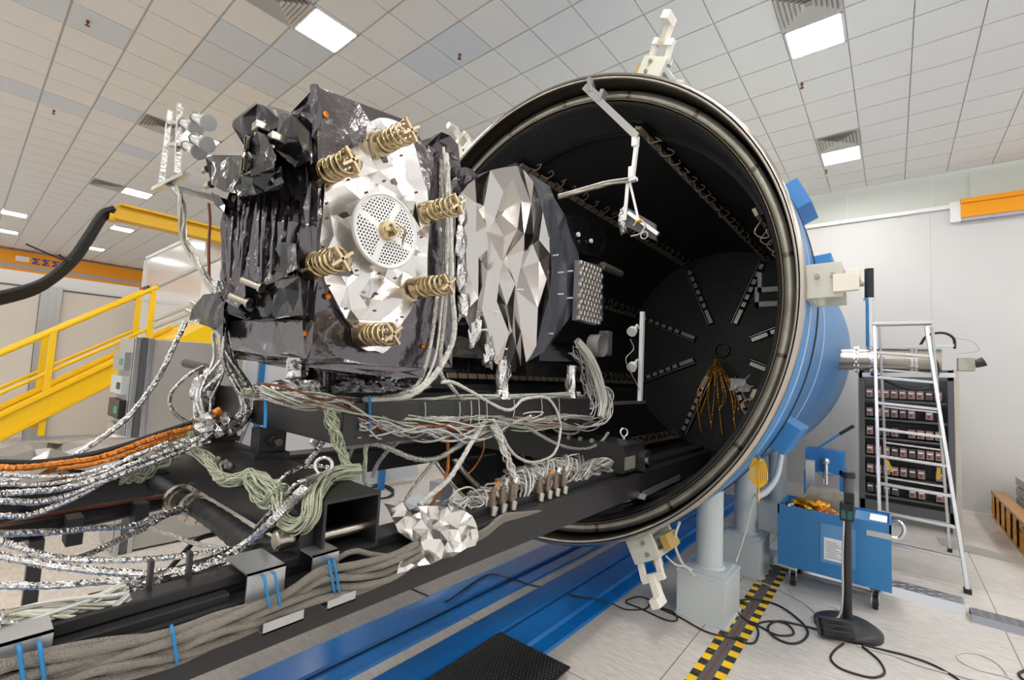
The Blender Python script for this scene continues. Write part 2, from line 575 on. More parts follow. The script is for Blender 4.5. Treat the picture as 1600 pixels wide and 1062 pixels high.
for x, y, l in ((-5.475, 2.01, 'square louvred air diffuser beside the ceiling light above the spacecraft'),
                (-.675, 5.61, 'square louvred air diffuser at the top edge, beside the brightest right ceiling light'),
                (-.675, 9.21, 'square louvred air diffuser in front of the light by the back wall'),
                (-10.275, 2.01, 'square louvred air diffuser left of the four lamp bracket'),
                (-15.075, 2.01, 'square louvred air diffuser above the yellow beam, left of its light')):
    air_diffuser(x, y, l)
for px_, py_, l in ((137, 36, 'small sprinkler head on the pale blue ceiling tile at upper left'), (84, 175, 'small sprinkler head on the pale strip of tiles at left'),
                    (718, 88, 'small sprinkler head on the dark blue pair of tiles'), (1253, 134, 'small sprinkler head near the bright right light'),
                    (1291, 268, 'small sprinkler head under the light by the back wall')):
    p = at(px_, py_, Z=ZC - .03)
    b = B(); b.cyl(p + V(0, 0, .04), p, .022, .014, 10); b.cyl(p, p - V(0, 0, .03), .006, .006, 6); b.cyl(p - V(0, 0, .03), p - V(0, 0, .036), .025, .025, 10)
    tag(b.build('sprinkler_head', M_['wire_copper']), l, 'sprinkler')

# hazard tapes either side of a black floor channel
t = thing('hazard_strip', 'black floor channel edged with yellow and black hazard tape', 'floor marking', (-1.0, 4.5, 0))
b = B(); b.box((-1.045, 1.3, 0), (-.965, 6.4, .004)); b.box((-1.012, 1.3, .004), (-1.0, 6.4, .006), 1)
b.build('channel', [M_['dark_grey'], M_['wire_copper']], t)
rr = random.Random(4)
for x0, x1 in ((-1.105, -1.045), (-.965, -.9)):
    b = B(); y = 1.3; k = 0
    while y < 6.4:
        L_ = .085
        b.add([(x0, y, .003), (x1, y + .0, .003), (x1, y + L_, .003), (x0, y + L_, .003)], [(0, 1, 2, 3)], k % 2)
        y += L_; k += 1
    b.build('hazard_tape', [M_['yellow'], mat('tape_black', (40, 38, 36), .6, noise_col=((120, 112, 100), 30, .55, .75))], t)
t = thing('hazard_strip', 'short run of yellow and black hazard tape on the floor under the left cables', 'floor marking', (-5.06, .5, 0))
b = B(); y = -1.0; k = 0
while y < 1.3:
    b.add([(-5.2, y, .003), (-4.95, y, .003), (-4.95, y + .17, .003), (-5.2, y + .17, .003)], [(0, 1, 2, 3)], k % 2)
    y += .17; k += 1
b.build('hazard_tape', [M_['yellow'], M_['black_soft']], t)


# blue floor rails
def rail(name, label, prof, y0, y1):
    t = thing(name, label, 'floor rail', ((prof[0][0] + prof[-1][0]) / 2, 0, 0), None)
    b = B(); b.prism([(x, y0, z) for x, z in prof], (0, y1 - y0, 0)); b.build('rail_profile', M_['blue_dark'], t)
    return t


t = rail('floor_rail', 'narrow blue steel floor rail nearest the black support beam',
         [(-3.125, 0), (-3.125, .05), (-3.10, .058), (-2.87, .05), (-2.86, .022), (-2.72, .018), (-2.71, 0)], -1.2, 9)
b = B(); b.box((-2.866, -1.2, .02), (-2.858, 9, .032)); b.build('groove', M_['black'], t)
t = rail('floor_rail', 'wide double blue steel floor rail beside the black rubber mat',
         [(-2.545, 0), (-2.545, .05), (-2.53, .056), (-2.32, .056), (-2.31, .036), (-2.285, .036), (-2.275, .056), (-2.07, .056), (-2.055, .03), (-1.955, .02), (-1.945, 0)], -1.2, 9)
b = B(); b.box((-2.302, -1.2, .035), (-2.29, 9, .041)); b.build('groove', M_['black'], t)

# rubber mat with studs
m0, m1, m3 = at(781, 988, Z=.062), at(891, 1043, Z=.062), at(640, 1070, Z=.062)
t = thing('rubber_mat', 'black studded rubber mat lying across the blue rails', 'mat', (-2, 2.2, 0))
ex = (m1 - m0).normalized(); ey = V(ex.y, -ex.x, 0)
b = B(); W_, L_ = (m1 - m0).length, 1.6
M = Matrix(((ex.x, ey.x, 0, m0.x), (ex.y, ey.y, 0, m0.y), (0, 0, 1, .058), (0, 0, 0, 1)))
b.box((0, 0, 0), (W_, L_, .012), 0, M)
for i in range(int(W_ / .026)):
    for j in range(int(L_ / .026)):
        p = M @ V(.013 + (i + .5 * (j % 2)) * .026, .013 + j * .026, .012)
        if i == int(W_ / .026) - 1 and j % 2: continue
        b.add([p + V(-.0095, 0, 0), p + V(0, -.0095, 0), p + V(.0095, 0, 0), p + V(0, .0095, 0), p + V(0, 0, .007)], [(0, 1, 4), (1, 2, 4), (2, 3, 4), (3, 0, 4)])
b.build('studded_sheet', M_['black_soft'], t)
# ------------------------------------------------------------------ the vacuum chamber
XC, ZCH, YR = -2.702, 2.703, 3.62
AX = Matrix(((1, 0, 0, XC), (0, 0, 1, 0), (0, 1, 0, ZCH), (0, 0, 0, 1)))   # local x->X, y->Z, z->Y
chamber = thing('vacuum_chamber', 'big open blue steel vacuum chamber with a black inside', 'vacuum chamber', (XC, 6.8, .35))
b = B(); b.lathe([(2.2, 3.70), (2.24, 3.72), (2.24, 4.40), (2.2, 4.41)], AX, 160); b.build('front_shell', M_['blue'], chamber)
b = B(); b.lathe([(2.0, 4.405), (2.246, 4.405), (2.246, 4.45), (2.0, 4.45)], AX, 160); b.build('joint_seal', M_['black_soft'], chamber)
b = B(); b.lathe([(2.05, 4.45), (2.24, 4.45), (2.24, 4.50), (2.13, 4.54), (2.13, 10.2), (1.9, 10.7), (0, 10.95)], AX, 120, a0=math.radians(150), a1=math.radians(390)); b.build('rear_shell', M_['blue'], chamber)
b = B(); b.lathe([(2.13, 4.54), (2.13, 10.2), (1.9, 10.7), (0, 10.95)], AX, 60, a0=math.radians(30), a1=math.radians(150)); b.lathe([(2.05, 4.45), (2.24, 4.45), (2.24, 4.50), (2.13, 4.54)], AX, 60, a0=math.radians(30), a1=math.radians(150)); b.build('rear_shell_top', M_['grey'], chamber)  # grey added on the unseen top to cut blue bounce on the ceiling
for y0, y1, r in ((3.98, 4.06, 2.2415), (4.72, 4.9, 2.1315), (6.0, 6.1, 2.1315)):
    b = B(); b.lathe([(r, y0), (r, y1)], AX, 128, a0=-1.9, a1=1.3); b.build('tape_strip', M_['blue_tape'], chamber)
b = B(); b.lathe([(2.24, 3.73), (2.25, 3.72), (2.25, 3.63), (2.243, 3.618), (2.224, 3.618)], AX, 160)
b.lathe([(2.214, 3.618), (2.2, 3.618), (2.196, 3.63), (2.196, 3.65)], AX, 160)
b.build('flange', M_['steel'], chamber)
b = B(); b.lathe([(2.196, 3.65), (2.196, 3.98)], AX, 160); b.build('flange_inside', mat('inner_brown', (46, 39, 33), .4, .3), chamber)
b = B(); b.lathe([(2.226, 3.618), (2.224, 3.64), (2.214, 3.64), (2.212, 3.618)], AX, 160); b.build('seal_groove', M_['black_soft'], chamber)
b = B(); b.lathe([(2.195, 3.98), (2.06, 3.98)], AX, 128); b.build('gap_ring', M_['black_matte'], chamber)
b = B(); b.lathe([(2.172, 3.87), (2.170, 3.80), (2.105, 3.80), (2.103, 3.87)], AX, 160)
b.build('shroud_ring', M_['galv'], chamber)
b = B(); b.lathe([(2.102, 3.83), (2.092, 3.79), (2.085, 3.81), (2.078, 3.87)], AX, 160); b.build('inner_lip', M_['steel_dark'], chamber)
for k in range(18):
    a = 2 * PI * (k + .35) / 18
    b = B(); b.lathe([(2.176, 3.81), (2.174, 3.792), (2.101, 3.792), (2.099, 3.81)], AX, 1, a0=a, a1=a + .014); b.build('ring_joint', M_['steel_dark'], chamber)
b = B(); b.lathe([(2.08, 3.82), (2.05, 3.85), (2.05, 10.05)], AX, 128); b.build('shroud_wall', M_['shroud'], chamber)
b = B(); b.lathe([(2.05, 10.05), (0, 10.06)], AX, 96); b.build('shroud_end_plate', M_['shroud'], chamber)


def radial(a, r, y):
    return V(XC + r * math.cos(a), y, ZCH + r * math.sin(a))


# heater strips: eight on the end plate, one along the wall from the end of each
M_['strip'] = mat('strip_tan', (176, 160, 140), .45, .2)
M_['strip_end'] = mat('strip_pale', (205, 198, 190), .25, .5)
rnd = random.Random(11)
for k in range(8):
    a = PI / 8 + 2 * PI * k / 8
    d = V(math.cos(a), 0, math.sin(a)); tn = V(-math.sin(a), 0, math.cos(a))
    b = B()
    p0, p1 = radial(a, .58, 10.0), radial(a, 1.9, 10.0)
    b.bar(p0, p1, .15, .035, V(0, 1, 0), 1)
    st = b.build('radial_strip', [M_['strip_end'], M_['black_matte']], chamber)
    b = B()
    L_ = 1.3; x = 0
    while x < L_ - .1:
        w_ = .3 if x < .2 else .1
        q0 = p0 + d * (x + .02) + V(0, -.03, 0) - tn * .03; q1 = q0 + d * (w_)
        b.bar(q0, q1, .075, .02, V(0, 1, 0), 0)
        x += w_ + .06
    b.bar(p0 + tn * .045 + V(0, -.025, 0), p1 + tn * .045 + V(0, -.025, 0), .012, .012, V(0, 1, 0), 0)
    b.build('heater_plates', M_['strip_end'], st)
for k in range(8):
    a = PI / 8 + 2 * PI * k / 8
    if k == 9: continue
    r = 1.99
    dn = V(math.cos(a), 0, math.sin(a)); tn = V(-math.sin(a), 0, math.cos(a))
    b = B()
    b.bar(radial(a, r + .03, 4.1), radial(a, r + .03, 9.9), .14, .02, dn, 1)
    y = 4.15; n_ = 0
    while y < 9.85:
        b.bar(radial(a, r - .01, y), radial(a, r - .01, y + .16), .07, .03, dn, 0)
        b.bar(radial(a, r - .005, y + .16), radial(a, r - .005, y + .19), .082, .035, dn, 1)
        y += .19; n_ += 1
    st = b.build('wall_strip', [M_['strip'], M_['black_soft']], chamber)
    b = B()
    y = 4.3
    while y < 9.8:
        c = radial(a, r - .02, y) - tn * .1
        pts = [c + tn * .06 + dn * .02, c - dn * .07 + V(0, .01, 0), c - tn * .07 - dn * .04 + V(0, .03, 0), c - tn * .08 + dn * .0 + V(0, .05, 0), c + dn * .02 - tn * .01 + V(0, .06, 0)]
        b.tube(curve([p + V(rnd.uniform(-.015, .015), rnd.uniform(-.02, .02), rnd.uniform(-.015, .015)) for p in pts], 4), .007, 5)
        y += rnd.uniform(.22, .34)
    b.build('wire_loops', M_['strip'], st)
# hub and fine details at the end of the shroud
b = B(); b.torus(radial(0, 0, 10.0), (0, 1, 0), .14, .02, 20, 6); b.build('hub_ring', M_['steel_dark'], chamber)
# small black lamp holders on the ring wall
for a, r in ((.04, 1.95), (-.02, 1.93), (2.0, 2.0)):
    p = radial(a, r, 4.1)
    b = B(); b.box(p - V(.08, .03, .02), p + V(.08, .03, .02)); b.box(p - V(.08, .03, .02), p + V(-.05, .03, .14)); b.build('shroud_bracket', M_['dark_grey'], chamber)

# blue brackets across the joint
for a_ in (25, 7.2, -29.2, -75, 100):
    a = math.radians(a_)
    dn = V(math.cos(a), 0, math.sin(a)); tn = V(-math.sin(a), 0, math.cos(a))
    M = Matrix(((tn.x, 0, dn.x, XC), (tn.y, 1, dn.y, 0), (tn.z, 0, dn.z, ZCH), (0, 0, 0, 1)))
    b = B(); b.box((-.13, 4.47, 2.1), (.13, 4.95, 2.36), 0, M, .01); b.build('joint_bracket', M_['blue'], chamber)


# locking clamps on the rim
def clamp(a_, opened):
    a = math.radians(a_)
    dn = V(math.cos(a), 0, math.sin(a)); tn = V(-math.sin(a), 0, math.cos(a))
    M = Matrix(((tn.x, 0, dn.x, XC), (tn.y, 1, dn.y, 0), (tn.z, 0, dn.z, ZCH), (0, 0, 0, 1)))
    b = B()
    b.box((-.13, 3.72, 2.24), (.11, 3.76, 2.45), 0, M, .006)          # front plate
    b.box((-.13, 4.10, 2.24), (.11, 4.14, 2.45), 0, M, .006)
    b.box((-.13, 3.76, 2.24), (.11, 4.10, 2.27), 0, M)
    b.cyl(M @ V(.02, 3.76, 2.36), M @ V(.02, 4.1, 2.36), .05, None, 20)
    b.box((-.05, 3.76, 2.4), (.1, 4.12, 2.45), 0, M, .006)
    cl = b.build('clamp', M_['beige'], chamber)
    b = B()
    for x, r in ((.06, 2.31), (.06, 2.40)):
        b.cyl(M @ V(x - .04, 3.722, r), M @ V(x - .04, 3.70, r), .017, None, 10)
        b.cyl(M @ V(x - .04, 3.71, r), M @ V(x - .04, 3.695, r), .01, None, 6)
    b.cyl(M @ V(-.02, 3.9, 2.47), M @ V(-.02, 3.9, 2.53), .05, .045, 18)
    b.cyl(M @ V(-.02, 3.9, 2.53), M @ V(-.02, 3.9, 2.56), .022, .022, 12)
    b.build('bolts', M_['galv'], cl)
    if opened:
        b = B(); b.box((.13, 3.8, 2.3), (.2, 4.0, 2.42), 0, M, .008); b.build('cylinder_head', mat('bronze_brass', (190, 160, 90), .45, .3), cl)
    b = B()
    if opened:                                                    # Y-shaped hook swung up
        y0 = 3.78
        b.bar(M @ V(-.1, y0, 2.42), M @ V(-.1, y0 - .06, 2.58), .05, .035, dn, 0, .004)
        b.bar(M @ V(.06, y0, 2.42), M @ V(.06, y0 - .06, 2.58), .05, .035, dn, 0, .004)
        b.bar(M @ V(-.12, y0 - .05, 2.57), M @ V(.08, y0 - .05, 2.57), .05, .06, dn, 0, .004)
        b.bar(M @ V(-.02, y0 - .05, 2.56), M @ V(-.02, y0 - .09, 2.74), .06, .07, V(0, 1, 0), 0, .004)
        b.box((-.055, y0 - .2, 2.69), (.015, y0 - .05, 2.76), 0, M, .005)
    else:
        b.bar(M @ V(-.02, 3.95, 2.46), M @ V(-.06, 3.72, 2.51), .05, .04, dn, 0, .004)
        b.box((-.1, 3.69, 2.4), (.02, 3.74, 2.54), 0, M, .005)
        b.box((.02, 3.85, 2.46), (.08, 4.12, 2.54), 0, M, .008)
    b.build('hook', mat('clamp_white', (232, 226, 214), .4), cl)


clamp(1.4, False); clamp(63.3, True); clamp(122.8, True); clamp(-61.7, True)

# support columns
for n, (y, lab) in enumerate(((4.43, 'front light grey support column on a box base, under the chamber rim'),
                              (5.74, 'second light grey support column, behind the front one'),
                              (7.6, 'third light grey support column, deepest under the chamber'))):
    x = -1.275
    t = thing('support_column', lab, 'column', (x, y, 0))
    b = B(); b.box((x - .2, y - .235, .0), (x + .2, y + .235, .36), 0, None, .006); b.box((x - .215, y - .25, 0), (x + .215, y + .25, .012)); b.build('box_base', M_['grey'], t)
    b = B(); b.box((x - .205, y - .24, .36), (x + .205, y + .24, .385), 0, None, .004); b.box((x - .17, y - .2, .385), (x + .17, y + .2, .4), 0, None, .003)
    for sx in (-1, 1):
        for sy in (-1, 1):
            b.cyl((x + sx * .15, y + sy * .17, .398), (x + sx * .15, y + sy * .17, .408), .012, None, 6)
    b.build('cap_plate', M_['grey'], t)
    zt = ZCH - math.sqrt((2.24 if n == 0 else 2.13) ** 2 - (x - XC) ** 2)
    b = B(); b.cyl((x, y, .4), (x, y, zt + .09), .112, None, 32); b.cyl((x, y, .4), (x, y, .415), .135, .12, 32); b.build('column', M_['grey'], t)
# ------------------------------------------------------------------ the black support frame on which the spacecraft is rolled in
frame = thing('support_frame', 'long black steel frame carrying the foil wrapped spacecraft into the chamber', 'support frame', (-2.7, 2.2, 1.06))
BZ = 1.285
# near longitudinal beam: box section with a stepped upper flange
b = B(); b.box((-1.80, -.9, 1.06), (-1.61, 5.6, 1.245), 0, None, .006); b.box((-1.83, -.9, 1.245), (-1.69, 5.6, BZ), 0, None, .004)
b.box((-1.69, -.9, 1.245), (-1.63, .62, 1.27), 0, None, .003); b.box((-1.75, -.9, BZ - .01), (-1.67, .86, 1.31), 0, None, .004)
b.build('longitudinal_beam', M_['black'], frame)
b = B(); b.box((-3.85, -.9, 1.06), (-3.66, 5.6, BZ), 0, None, .006); b.box((-3.87, -.9, 1.23), (-3.64, 5.6, 1.25), 0); b.build('longitudinal_beam', M_['black'], frame)


def square_tube(y0, y1, z0, z1, x0, x1, w, open_end):
    b = B()
    b.box((x0, y0, z0), (x1, y0 + w, z1)); b.box((x0, y1 - w, z0), (x1, y1, z1))
    b.box((x0, y0 + w, z0), (x1, y1 - w, z0 + w)); b.box((x0, y0 + w, z1 - w), (x1, y1 - w, z1))
    if not open_end:
        b.box((x1 - .3, y0 + w, z0 + w), (x1 - .004, y1 - w, z1 - w))
    return b.build('cross_beam', M_['black'], frame)


ct = square_tube(.915, 1.16, 1.285, 1.503, -3.86, -1.625, .012, True)
b = B(); b.cyl((-1.70, .92, 1.352), (-1.70, 1.155, 1.352), .022, None, 20); b.build('pin', M_['steel'], ct)
b = B(); b.cyl((-1.86, 1.03, 1.503), (-1.86, 1.03, 1.512), .045, None, 4); b.box((-1.90, .99, 1.503), (-1.82, 1.07, 1.535), 0, None, .004)
b.build('eye_block', M_['black'], ct)
b = B(); b.cyl((-1.86, 1.03, 1.535), (-1.86, 1.03, 1.548), .016, None, 14); b.torus((-1.86, 1.03, 1.583), (.75, -.6, .1), .034, .0085, 28, 10); b.build('eye_bolt', M_['chrome'], ct)
b = B(); b.box((-1.80, .86, BZ - .02), (-1.68, .915, 1.40), 0, None, .004)
b.cyl((-1.74, .86, 1.40), (-1.74, .915, 1.40), .06, None, 28)
b.build('clevis', M_['black'], ct)
b = B(); b.cyl((-1.74, .80, 1.36), (-1.74, .86, 1.36), .036, None, 24); b.cyl((-1.74, .795, 1.36), (-1.74, .80, 1.36), .028, .034, 24); b.build('pin_head', M_['steel'], ct)
b = B(); b.box((-1.72, .908, 1.43), (-1.695, .915, 1.475)); b.build('label_tab', M_['galv'], ct)

ct2 = square_tube(3.37, 3.77, 1.275, 1.495, -3.86, -1.62, .012, False)
b = B(); b.box((-1.622, 3.40, 1.30), (-1.614, 3.58, 1.40)); b.build('type_plate', mat('plate_green', (120, 122, 108), .5), ct2)
b = B(); b.box((-1.64, 3.66, BZ - .02), (-1.57, 3.80, 1.36), 0, None, .003); b.cyl((-1.64, 3.73, 1.36), (-1.57, 3.73, 1.36), .075, None, 28); b.build('clevis', M_['black'], ct2)
b = B(); b.cyl((-1.57, 3.70, 1.35), (-1.545, 3.70, 1.35), .034, None, 20); b.build('pin_head', M_['chrome'], ct2)
b = B(); b.box((-1.78, 3.58, 1.495), (-1.70, 3.66, 1.515)); b.cyl((-1.74, 3.62, 1.515), (-1.74, 3.62, 1.53), .014, None, 12); b.torus((-1.74, 3.62, 1.567), (.8, -.5, .1), .034, .009, 24, 8)
b.build('eye_bolt', M_['chrome'], ct2)
for k, (y, z) in enumerate(((3.05, 1.44), (3.12, 1.45), (3.2, 1.44))):
    p = at((890, 908, 926)[k], (683, 685, 688)[k], Y=3.365)
    b = B(); b.cyl(p, p + V(0, -.02, 0), .018, None, 10); b.build('bolt', M_['galv'], ct2)
for q in ((395, 642), (404, 648), (414, 655), (393, 855), (411, 862)):
    pass
for px_, py_ in ((344, 717), (356, 722), (362, 727)):
    p = at(px_, py_, Y=.91)
    b = B(); b.cyl(p, p + V(0, -.03, 0), .012, None, 8); b.cyl(p + V(0, -.004, 0), p + V(0, -.012, 0), .018, None, 6); b.build('bolt', M_['galv'], ct)

# upper frame
UZ0, UZ1 = 1.648, 1.843
uf = None
b = B(); b.box((-2.08, 1.13, UZ0), (-1.90, 3.32, UZ1), 0, None, .006); ub = b.build('upper_beam', M_['black'], frame)
b = B(); b.box((-3.46, 1.132, UZ0), (-2.08, 1.30, UZ1 - .004), 0, None, .006); b.build('upper_beam', M_['black'], frame)
b = B(); b.box((-3.46, 1.30, UZ0), (-3.28, 3.32, UZ1), 0, None, .006); b.build('upper_beam', M_['black'], frame)
b = B(); b.box((-3.28, 3.14, UZ0), (-2.08, 3.318, UZ1 - .004), 0, None, .006); b.build('upper_beam', M_['black'], frame)
b = B(); b.bar((-2.18, 1.31, UZ1 + .012), (-2.18, 3.3, UZ1 + .012), .05, .03); b.build('cable_ledge', M_['black_soft'], frame)
for x, y in ((-2.62, 1.12), (-3.3, 1.12), (-2.3, 3.25), (-3.3, 3.25)):
    b = B(); b.box((x - .09, y - .1, 1.50), (x + .09, y + .08, 1.53), 0, None, .003); b.box((x - .055, y - .07, 1.53), (x + .055, y + .07, UZ0 + .005), 0, None, .003)
    b.cyl((x + .055, y, 1.59), (x + .1, y, 1.59), .03, None, 16)
    po = b.build('post', M_['black'], frame)
    b = B(); b.cyl((x + .1, y, 1.59), (x + .13, y, 1.59), .02, None, 12); b.build('post_knob', M_['steel_dark'], po)
# amber roller at the left end of the upper frame
b = B(); b.cyl((-3.50, 1.06, 1.75), (-3.36, 1.06, 1.75), .022, None, 16); b.build('amber_roller', M_['amber'], frame)
b = B(); b.box((-3.52, 1.02, 1.66), (-3.46, 1.14, 1.93), 0, None, .004); b.build('end_stop', M_['black_soft'], frame)

# aluminium cable brackets hooked over the near beam
for (y0, y1) in ((.03, .21), (.65, .77), (.865, .965)):
    b = B()
    b.box((-1.78, y0, 1.326), (-1.585, y1, 1.332)); b.box((-1.591, y0, 1.215), (-1.585, y1, 1.332))
    cbk = b.build('cable_bracket', M_['alu2'], frame)
    b = B(); b.box((-1.61, y0 + .04, 1.15), (-1.535, y1 + .05, 1.156)); b.box((-1.541, y0 + .04, 1.15), (-1.535, y1 + .05, 1.185)); b.build('lower_shelf', M_['alu2'], cbk)
# pegs on top of the beam
for y in (.43, .53):
    b = B(); b.bar((-1.735, y, 1.30), (-1.735, y, 1.395), .03, .012, V(0, 1, 0), 0, .003); b.build('cable_peg', M_['black'], frame)

# low arm carrying the pipe with its clips, and the frame leg seen at left
b = B(); b.bar((-3.05, .31, 1.14), (-3.05, .31, .0), .05, .05); b.bar((-3.05, .31, 1.11), (-3.66, .31, 1.11), .05, .05); b.build('leg', M_['black'], frame)
p0, p1 = at(1005, 772, X=-1.585), at(1062, 745, X=-1.585)
b = B(); b.bar(p0, p1, .01, .05); b.bar(p0 + V(0, 0, .0), p0 + V(.0, -.04, -.03), .06, .01); b.build('side_rail', M_['alu'], frame)

# black pipes with steel flanges
t = thing('vent_pipe', 'ribbed black hose with an elbow beside the near black beam', 'hose', (-2.6, .9, 1.1))
zc = 1.20
P_ = [at(226, 742, Z=zc), at(258, 762, Z=zc), at(296, 784, Z=zc), at(340, 812, Z=zc + .01), at(380, 842, Z=zc + .04), at(408, 857, Z=zc + .06), at(440, 860, Z=zc + .07), at(495, 846, Z=zc + .07), at(560, 826, Z=zc + .05)]
cp = curve(P_, 14)
rs = [.05 + (.0035 if (i % 4) < 2 and i < 70 else 0) for i in range(len(cp))]
b = B(); b.tube(cp, rs, 20); b.build('hose', M_['black_soft'], t)
c0 = at(283, 781, Z=zc); c1 = at(308, 793, Z=zc); d = (c1 - c0).normalized()
for c in (c0, c1):
    b = B(); b.cyl(c - d * .018, c + d * .018, .088, None, 32); b.cyl(c - d * .03, c + d * .03, .064, None, 32)
    for k in range(8):
        x = d.orthogonal().normalized(); q = c + (Matrix.Rotation(k * PI / 4, 3, d) @ x) * .077
        b.cyl(q - d * .027, q + d * .027, .009, None, 6)
    b.build('flange', M_['steel'], t)
t = thing('straight_pipe', 'straight matt black pipe coming in from the left edge of the photo', 'pipe', (-3.1, .5, 1.1))
zc = 1.17
b = B(); b.tube([at(-260, 892, Z=zc), at(0, 838, Z=zc), at(290, 776, Z=zc)], .045, 20); b.build('pipe', M_['black'], t)
for q in ((115, 824), (218, 800)):
    c = at(*q, Z=zc)
    b = B(); b.box(c - V(.06, .03, .07), c + V(.06, .03, .055), 0, None, .004); b.build('pipe_clip', M_['black_soft'], t)
# ------------------------------------------------------------------ the spacecraft
craft = thing('spacecraft', 'spacecraft wrapped in black and silver foil on the black support frame', 'spacecraft', (-2.67, 2.2, 2.03))
XF = -2.10
FB, FD, FS = M_['foil_black'], M_['foil_dark'], M_['foil_silver']


def on_x(pts, X):
    return [at(x, y, X=X) for x, y in pts]


# main body, black foil on every side
fx = on_x([(493, 135), (560, 160), (640, 190), (672, 240), (700, 262), (712, 330), (712, 450), (706, 574), (600, 574), (475, 564)], XF)
fy = [fx[0], fx[-1], at(415, 560, Y=1.0), at(352, 545, Y=1.0), at(345, 420, Y=1.0), at(348, 330, Y=1.0), at(362, 290, Y=1.0), at(400, 215, Y=1.0), at(455, 175, Y=1.0)]
bm = B()
foil(bm, fx, 34, .016, 3)
b = bm
xb = -3.24
foil(b, fy, 240, .026, 7, bias=(1, 6), lift=lambda x, y: .032 * math.sin(x * 52 + y * 3) if y > -.15 else 0)
back = [V(xb, p.y, p.z) for p in fx[1:-1]]
foil(b, [fx[0], fx[1], V(xb, fx[1].y, fx[1].z), fy[-1]], 10, .01, 9)
for i in range(1, len(fx) - 2):
    foil(b, [fx[i], fx[i + 1], V(xb, fx[i + 1].y, fx[i + 1].z), V(xb, fx[i].y, fx[i].z)], 8, .008, 20 + i)
foil(b, [fx[-2], fx[-1], fy[2], fy[3], V(xb, fx[-2].y, fx[-2].z)], 12, .01, 31)
foil(b, [V(xb, p.y, p.z) for p in fx[1:-1]] + [fy[3], fy[4], fy[5], fy[6]], 30, .01, 33)
b.build('bus_blanket', FB, craft)
# vertical fold along the front corner
b = B(); b.tube(curve([fx[0] + V(0, .0, 0), fx[0].lerp(fx[-1], .35) + V(.012, .02, 0), fx[0].lerp(fx[-1], .7) + V(.0, .03, 0), fx[-1]], 6), .022, 6, smooth=False, jit=.25, rnd=random.Random(2)); b.build('corner_fold', FB, craft)

# standing folds of the blanket on the left face
rr = random.Random(77)
for k in range(11):
    x0 = 368 + k * 9.6 + rr.uniform(-3, 3); x1 = x0 - rr.uniform(4, 22)
    c_ = [at(x0, 296 + rr.uniform(0, 14), Y=.985), at(x0 * .7 + x1 * .3, 335, Y=.97), at(x0 * .35 + x1 * .65, 375, Y=.965), at(x1, 425 + rr.uniform(-10, 14), Y=.985)]
    b = B(); b.tube(curve(c_, 3), [.006, .012, .02, .016, .022, .018, .02, .014, .012, .006][:10], 4, smooth=False, jit=.3, rnd=rr, flat=.7); b.build('blanket_fold', FB, craft)

# silver panel
XS = XF + .03
sp = on_x([(508, 250), (545, 235), (572, 218), (573, 196), (592, 184), (622, 190), (643, 212), (655, 255), (668, 298), (672, 345), (668, 400), (668, 448), (650, 470), (628, 505), (612, 540), (598, 552), (575, 548), (556, 535), (553, 512), (530, 480), (508, 440), (498, 405), (503, 350)], XS)
b = B(); foil(b, sp, 85, .011, 12, edge_div=1, jag=.008, lift=lambda x, y: .02)
b.add([p for p in sp] + [p + V(-.03, 0, 0) for p in sp], [(i, (i + 1) % len(sp), len(sp) + (i + 1) % len(sp), len(sp) + i) for i in range(len(sp))])
panel = b.build('silver_panel', FS, craft)
M_['rivet'] = mat('brown_rivet', (110, 70, 55), .5)
for x, y in ((606, 200), (577, 218), (513, 290), (546, 280), (574, 300), (512, 317), (513, 340), (507, 385), (603, 252), (602, 282), (629, 242), (657, 322), (559, 422), (515, 446), (594, 427), (590, 459), (587, 485), (542, 482), (558, 505), (619, 434), (643, 443), (650, 472), (630, 495), (580, 536), (652, 300), (660, 370)):
    c = at(x, y, X=XS + .035)
    b = B(); b.cyl(c - V(.02, 0, 0), c, .0055, None, 8); b.build('rivet', M_['rivet'], panel)

